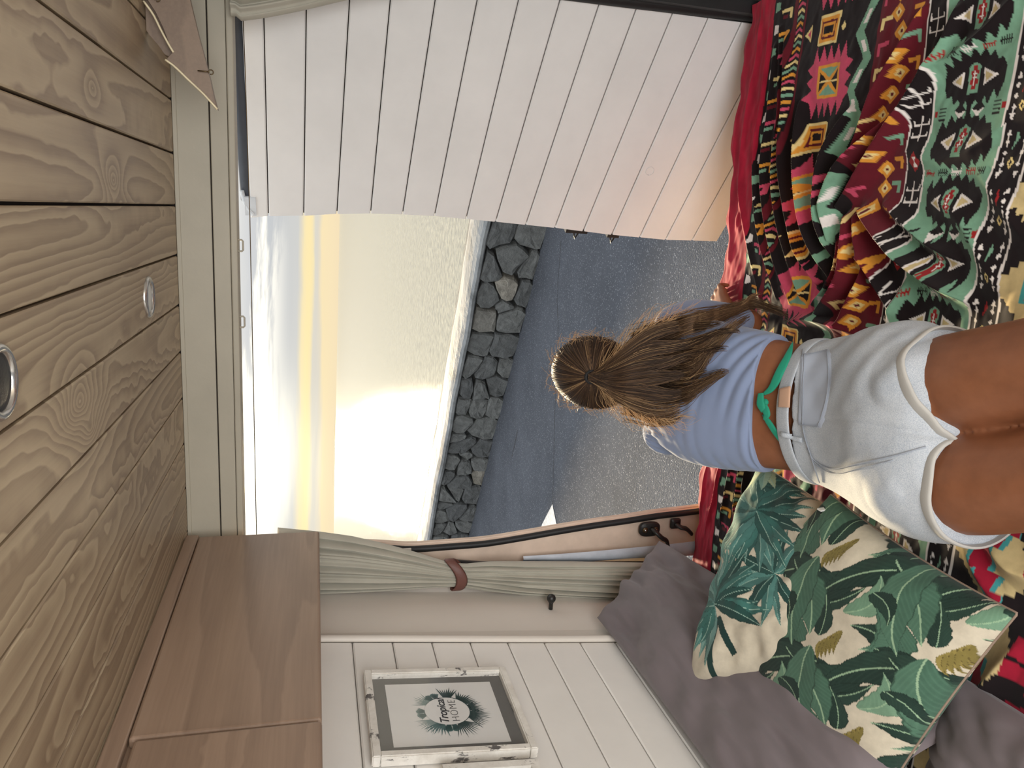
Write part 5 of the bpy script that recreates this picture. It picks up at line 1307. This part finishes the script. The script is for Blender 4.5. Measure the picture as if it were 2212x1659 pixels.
# tie sits on the back of the head
sk_c = hp(0, -.008, .018)
def headpt(dirv, lift=1.0): # dirv in head axes
    d = nv(dirv); r = 1 / math.sqrt((d[0] / .085) ** 2 + (d[1] / .101) ** 2 + (d[2] / .099) ** 2); q = d * r * lift
    return sk_c + HX * q[0] + HF * q[1] + HU * q[2]
td = TIE - sk_c; TD = nv((td.dot(HX), td.dot(HF), td.dot(HU)))
class Strands:
    def __init__(s): s.V = []; s.F = []; s.C = []; s.n = 0
    def add(s, P, r0, r1, c):
        P = np.array(P); n = len(P); T = np.gradient(P, axis=0); T /= np.linalg.norm(T, axis=1)[:, None] + 1e-9
        a = np.cross(T, nv(-P.mean(0))); a /= np.linalg.norm(a, axis=1)[:, None] + 1e-9; b_ = np.cross(T, a)
        r = np.linspace(r0, r1, n)[:, None]
        ring = np.stack([P + a * r, P - a * r * .5 + b_ * r * .87, P - a * r * .5 - b_ * r * .87], 1).reshape(-1, 3)
        i = np.arange(n - 1)[:, None] * 3 + s.n; j = np.arange(3)[None]; k = (j + 1) % 3
        s.F.append(np.stack([i + j, i + k, i + k + 3, i + j + 3], -1).reshape(-1, 4)); s.V.append(ring); s.C.append(np.tile(c, (3 * n, 1))); s.n += 3 * n
    def obj(s, name, par): return fast_mesh(name, np.vstack(s.V), np.vstack(s.F), M_hair, np.vstack(s.C), par)
HCOL = [LIN(c) for c in ((74, 58, 48), (98, 76, 58), (124, 96, 72), (150, 120, 88), (186, 152, 112))]
rn = np.random.RandomState(11)
cap_v, cap_f = [], []
v_, f_ = ball_data((0, 0, 0), (.085, .101, .099), 32, 22)
cap_v = [sk_c + HX * p[0] + HF * p[1] + HU * p[2] for p in v_]
keep = set(i for i, p in enumerate(v_) if (p[1] < .062 + .4 * max(0, p[2]) and p[2] > -.075) or p[2] > .010)
hc = mesh('hair', cap_v, [q for q in f_ if all(i in keep for i in q)], None, body, True); set_dye(hc.data, np.tile(HCOL[0], (len(cap_v), 1))); hc.data.materials.append(plain('scalp_hair_base', (50, 38, 30), 1.0, spec=0.0)); hc['label'] = 'long brown hair tied in a ponytail'
sc_ = Strands()
e1 = nv(np.cross(TD, (0, 1, 0))); e2 = np.cross(TD, e1)
for i in range(1500):
    a = rn.rand() * 2 * math.pi; side = e1 * math.cos(a) + e2 * math.sin(a)
    far = rn.uniform(1.3, 2.1); lift = 1 + .035 * rn.rand(); P = []
    wob = rn.uniform(-.05, .05)
    for q in np.linspace(far, .10, 14):
        d = TD * math.cos(q) + (side * math.cos(wob * q) + np.cross(TD, side) * math.sin(wob * q)) * math.sin(q)
        P.append(headpt(d, lift + .02 * math.sin(q * 2) + .05 * math.exp(-(q / .25) ** 2)))
    if P[0].dot(HF) > (sk_c + HF * .09).dot(HF) and P[0].dot(HU) < (sk_c + HU * .01).dot(HU): continue
    sc_.add(P, .0007, .0009, HCOL[min(4, int(rn.exponential(1.1)))] * rn.uniform(.8, 1.2))
# flyaway wisps round the crown and temples
for i in range(260):
    a = rn.rand() * 2 * math.pi; side = e1 * math.cos(a) + e2 * math.sin(a); q0 = rn.uniform(1.0, 1.65); d = TD * math.cos(q0) + side * math.sin(q0); p = headpt(d, 1.02); o_ = nv(p - sk_c); tg2 = nv(np.cross(o_, rn.normal(size=3)))
    L = rn.uniform(.012, .04); P = [p + o_ * L * s_ * .55 + tg2 * L * s_ ** 2 * .9 + rn.normal(size=3) * .001 for s_ in np.linspace(0, 1, 7)]
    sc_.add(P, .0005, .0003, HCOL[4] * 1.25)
st1 = sc_.obj('crown_strands', hc); st1['kind'] = 'stuff'
TIEP = headpt(TD, 1.10)
ring = []; nT = nv(TIEP - sk_c); ra = nv(np.cross(nT, (0, 0, 1))); rb = np.cross(nT, ra)
tr_ = [TIEP + (ra * math.cos(a) * .013 + rb * math.sin(a) * .013) - nT * .002 for a in np.linspace(0, 2 * math.pi, 30)]
ht = tube('hair_tie', tr_, .0040, plain('black_elastic', (22, 20, 22), .7, bmp=.5, bscale=600), hc, k=8); ht['label'] = 'black hair elastic'
# ponytail guide rows: (px x, y upper side, y lower side, lift above the back)
B_un = bvh_of(body, top, shorts)
rows = [(1282, 806, 824, .020), (1300, 792, 842, .030), (1330, 762, 868, .036), (1365, 730, 886, .036), (1400, 706, 900, .034), (1440, 694, 906, .030), (1480, 686, 898, .026), (1520, 680, 880, .020), (1560, 676, 850, .014)]
RX = np.array([r[0] for r in rows])
def surf(px, py, lift):
    l, n_ = cast(px, py, B_un)
    if l is None or np.linalg.norm(l) > 2.25 or l[2] < -1.02: return None
    d = nv(ray(px, py)); return l - d * lift
base_d = np.interp(RX, [1282, 1330, 1400, 1480, 1560], [1.70, 1.66, 1.62, 1.60, 1.62])
def pony_pt(px, s, lift_extra=0.0, dpx=0.0, dpy=0.0):
    """s from 0 (upper picture side) to 1"""
    ya = np.interp(px, RX, [r[1] for r in rows]); yb = np.interp(px, RX, [r[2] for r in rows]); py = ya + (yb - ya) * s + dpy
    dep = np.interp(px, [1282, 1330, 1400, 1480, 1560, 1640, 1700], PD)
    dome = .022 * (1 - (2 * s - 1) ** 2) * np.clip((px - 1282) / 60, 0, 1)
    return atD(px + dpx, py, dep - dome - lift_extra)
def depth_of(p): return -(RC.T @ np.array(p))[2]
dt = depth_of(TIEP)
def dsurf(px, py):
    l, n_ = cast(px, py, B_un); return depth_of(l) if l is not None else 9
PD = [dt - .004, min(dt - .012, 1.70)] + [0] * 5
for i_, (qx, qy) in enumerate(((1400, 800), (1480, 790), (1560, 780))): PD[2 + i_] = dsurf(qx, qy) - .012
PD[2] = (PD[1] + PD[3]) / 2 - .01
PD[5] = dsurf(1600, 760) - .01; PD[6] = PD[5] + .02
pn = Strands()
def strand(ctrl, n, r, c, jit=0.0): pn.add(spline(ctrl, n), r, r * .5, c)
for i in range(2300):
    s0 = rn.rand(); s_ = .5 + (s0 - .5) * rn.uniform(.9, 1.03); lf = rn.uniform(-.012, .008)
    end = (1560, 1600, 1575, 1530, 1560, 1470)[int(s0 * 6)] - 190 * rn.rand()
    ctrl = [TIEP + nT * .004 + ra * rn.uniform(-.008, .008) + rb * rn.uniform(-.008, .008)]; wob = rn.uniform(-6, 6); drift = rn.uniform(-.03, .03)
    for px in list(np.arange(1310, end - 12, 34)) + [end]:
        q = (px - 1282) / 290
        cl = (math.floor(s0 * 6) + .5) / 6; ss = s_ + (cl - s_) * min(.85, max(0, q - .35) * 1.5); ctrl.append(pony_pt(px, np.clip(ss + drift * math.sin(q * 5), -.02, 1.02), lf, 0, wob * .4 * math.sin(q * 7 + s0 * 9) * q + 7 * math.sin(q * 9 + math.floor(s0 * 6) * 2.1) * q))
    if len(ctrl) < 3: continue
    bright = (s0 > .84) * 1.3 + (s0 < .15) * .8 + rn.exponential(.9) + (rn.rand() < .1) * 1.5
    c = HCOL[int(min(4, bright))] * rn.uniform(.75, 1.15)
    strand(ctrl, 22, .0009, c)
# locks: long right-hand lock trailing onto the bedspread, middle lock, short lower lock
def lock(pts, n, wd, cbase, lift=.012, dd=None):
    for i in range(n):
        o1, o2 = rn.normal(0, .42), rn.normal(0, .42); ph = rn.uniform(0, 6); ctrl = []; stop = rn.uniform(.5, 1.0); m_ = len(pts)
        for j, (px, py, dep) in enumerate(pts):
            q = j / (m_ - 1.0)
            w_ = wd[j]; ctrl.append(atD(px + o2 * w_ * .25 - (rn.uniform(0, 40) if j == 0 else 0), py + (o1 + .35 * math.sin(q * 5 + ph)) * w_, dep - .004 + o2 * .008 + (.035 if j == 0 else 0)))
        if len(ctrl) > 2: P_ = spline(ctrl, 26)[:max(6, int(26 * stop))]; pn.add(P_, .00085, .0003, HCOL[int(min(4, rn.exponential(.9) + cbase))] * rn.uniform(.8, 1.15))
def D_(px, py, off=.028):
    for dy in (0, 15, 30, 45, 60, 80, 100):
        l, n_ = cast(px, py + dy, B_un)
        if l is not None and l[2] > -1.05: return depth_of(l) - off
    return 1.75
lk = lambda a: [(x_, y_, d_) for x_, y_, d_ in a]
db = lambda px, py: depth_of(atZ(px, py, -1.075))
k1 = D_(1520, 770) 
lock([(1400, 735, D_(1400, 760) - .02), (1450, 712, D_(1450, 750) - .01), (1500, 695, D_(1500, 735) - .005), (1545, 684, 1.76), (1590, 668, 1.84), (1625, 655, 1.90), (1660, 664, db(1660, 664)), (1690, 676, db(1690, 676)), (1712, 690, db(1712, 690))], 420, [26, 22, 20, 17, 13, 12, 10, 10, 12], 1.4)
lock([(1470, 765, D_(1470, 765)), (1510, 760, D_(1510, 760)), (1550, 735, D_(1550, 740)), (1590, 700, D_(1590, 725) + .02), (1625, 680, 1.86)], 260, [30, 24, 18, 12, 8], 1.6)
lock([(1440, 850, D_(1440, 850)), (1480, 850, D_(1480, 850)), (1520, 828, D_(1520, 828)), (1555, 808, D_(1555, 808)), (1578, 800, D_(1578, 800))], 200, [30, 26, 16, 9, 4], 1.2)
lock([(1440, 800, D_(1440, 800)), (1480, 800, D_(1480, 800)), (1510, 790, D_(1510, 790)), (1535, 760, D_(1535, 765)), (1560, 735, D_(1560, 740))], 220, [32, 26, 20, 14, 10], 1.0)
lock([(1380, 890, D_(1400, 885) - .02), (1410, 905, D_(1430, 890) - .01), (1450, 905, D_(1450, 895)), (1480, 890, D_(1480, 888))], 160, [16, 14, 14, 10], 2.4)
lock([(1590, 668, 1.84), (1605, 655, 1.87), (1625, 640, 1.90), (1650, 632, 1.94)], 60, [8, 6, 5, 4], 2.6)
# loose flyaways, thin and sunlit
for i in range(240):
    px = rn.uniform(1290, 1470); low = rn.rand() < .55; s_ = 1.0 if low else 0.0; p = pony_pt(px, s_, rn.uniform(-.01, .01)); sg = 1 if low else -1
    q = pony_pt(px + rn.uniform(20, 60), s_, .0, 0, sg * rn.uniform(4, 42)); mid = (p + q) / 2 + rn.normal(size=3) * .008
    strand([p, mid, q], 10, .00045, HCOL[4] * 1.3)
pn_o = pn.obj('ponytail', hc); pn_o['kind'] = 'stuff'; pn_o['label'] = 'loose brown ponytail falling over her back'
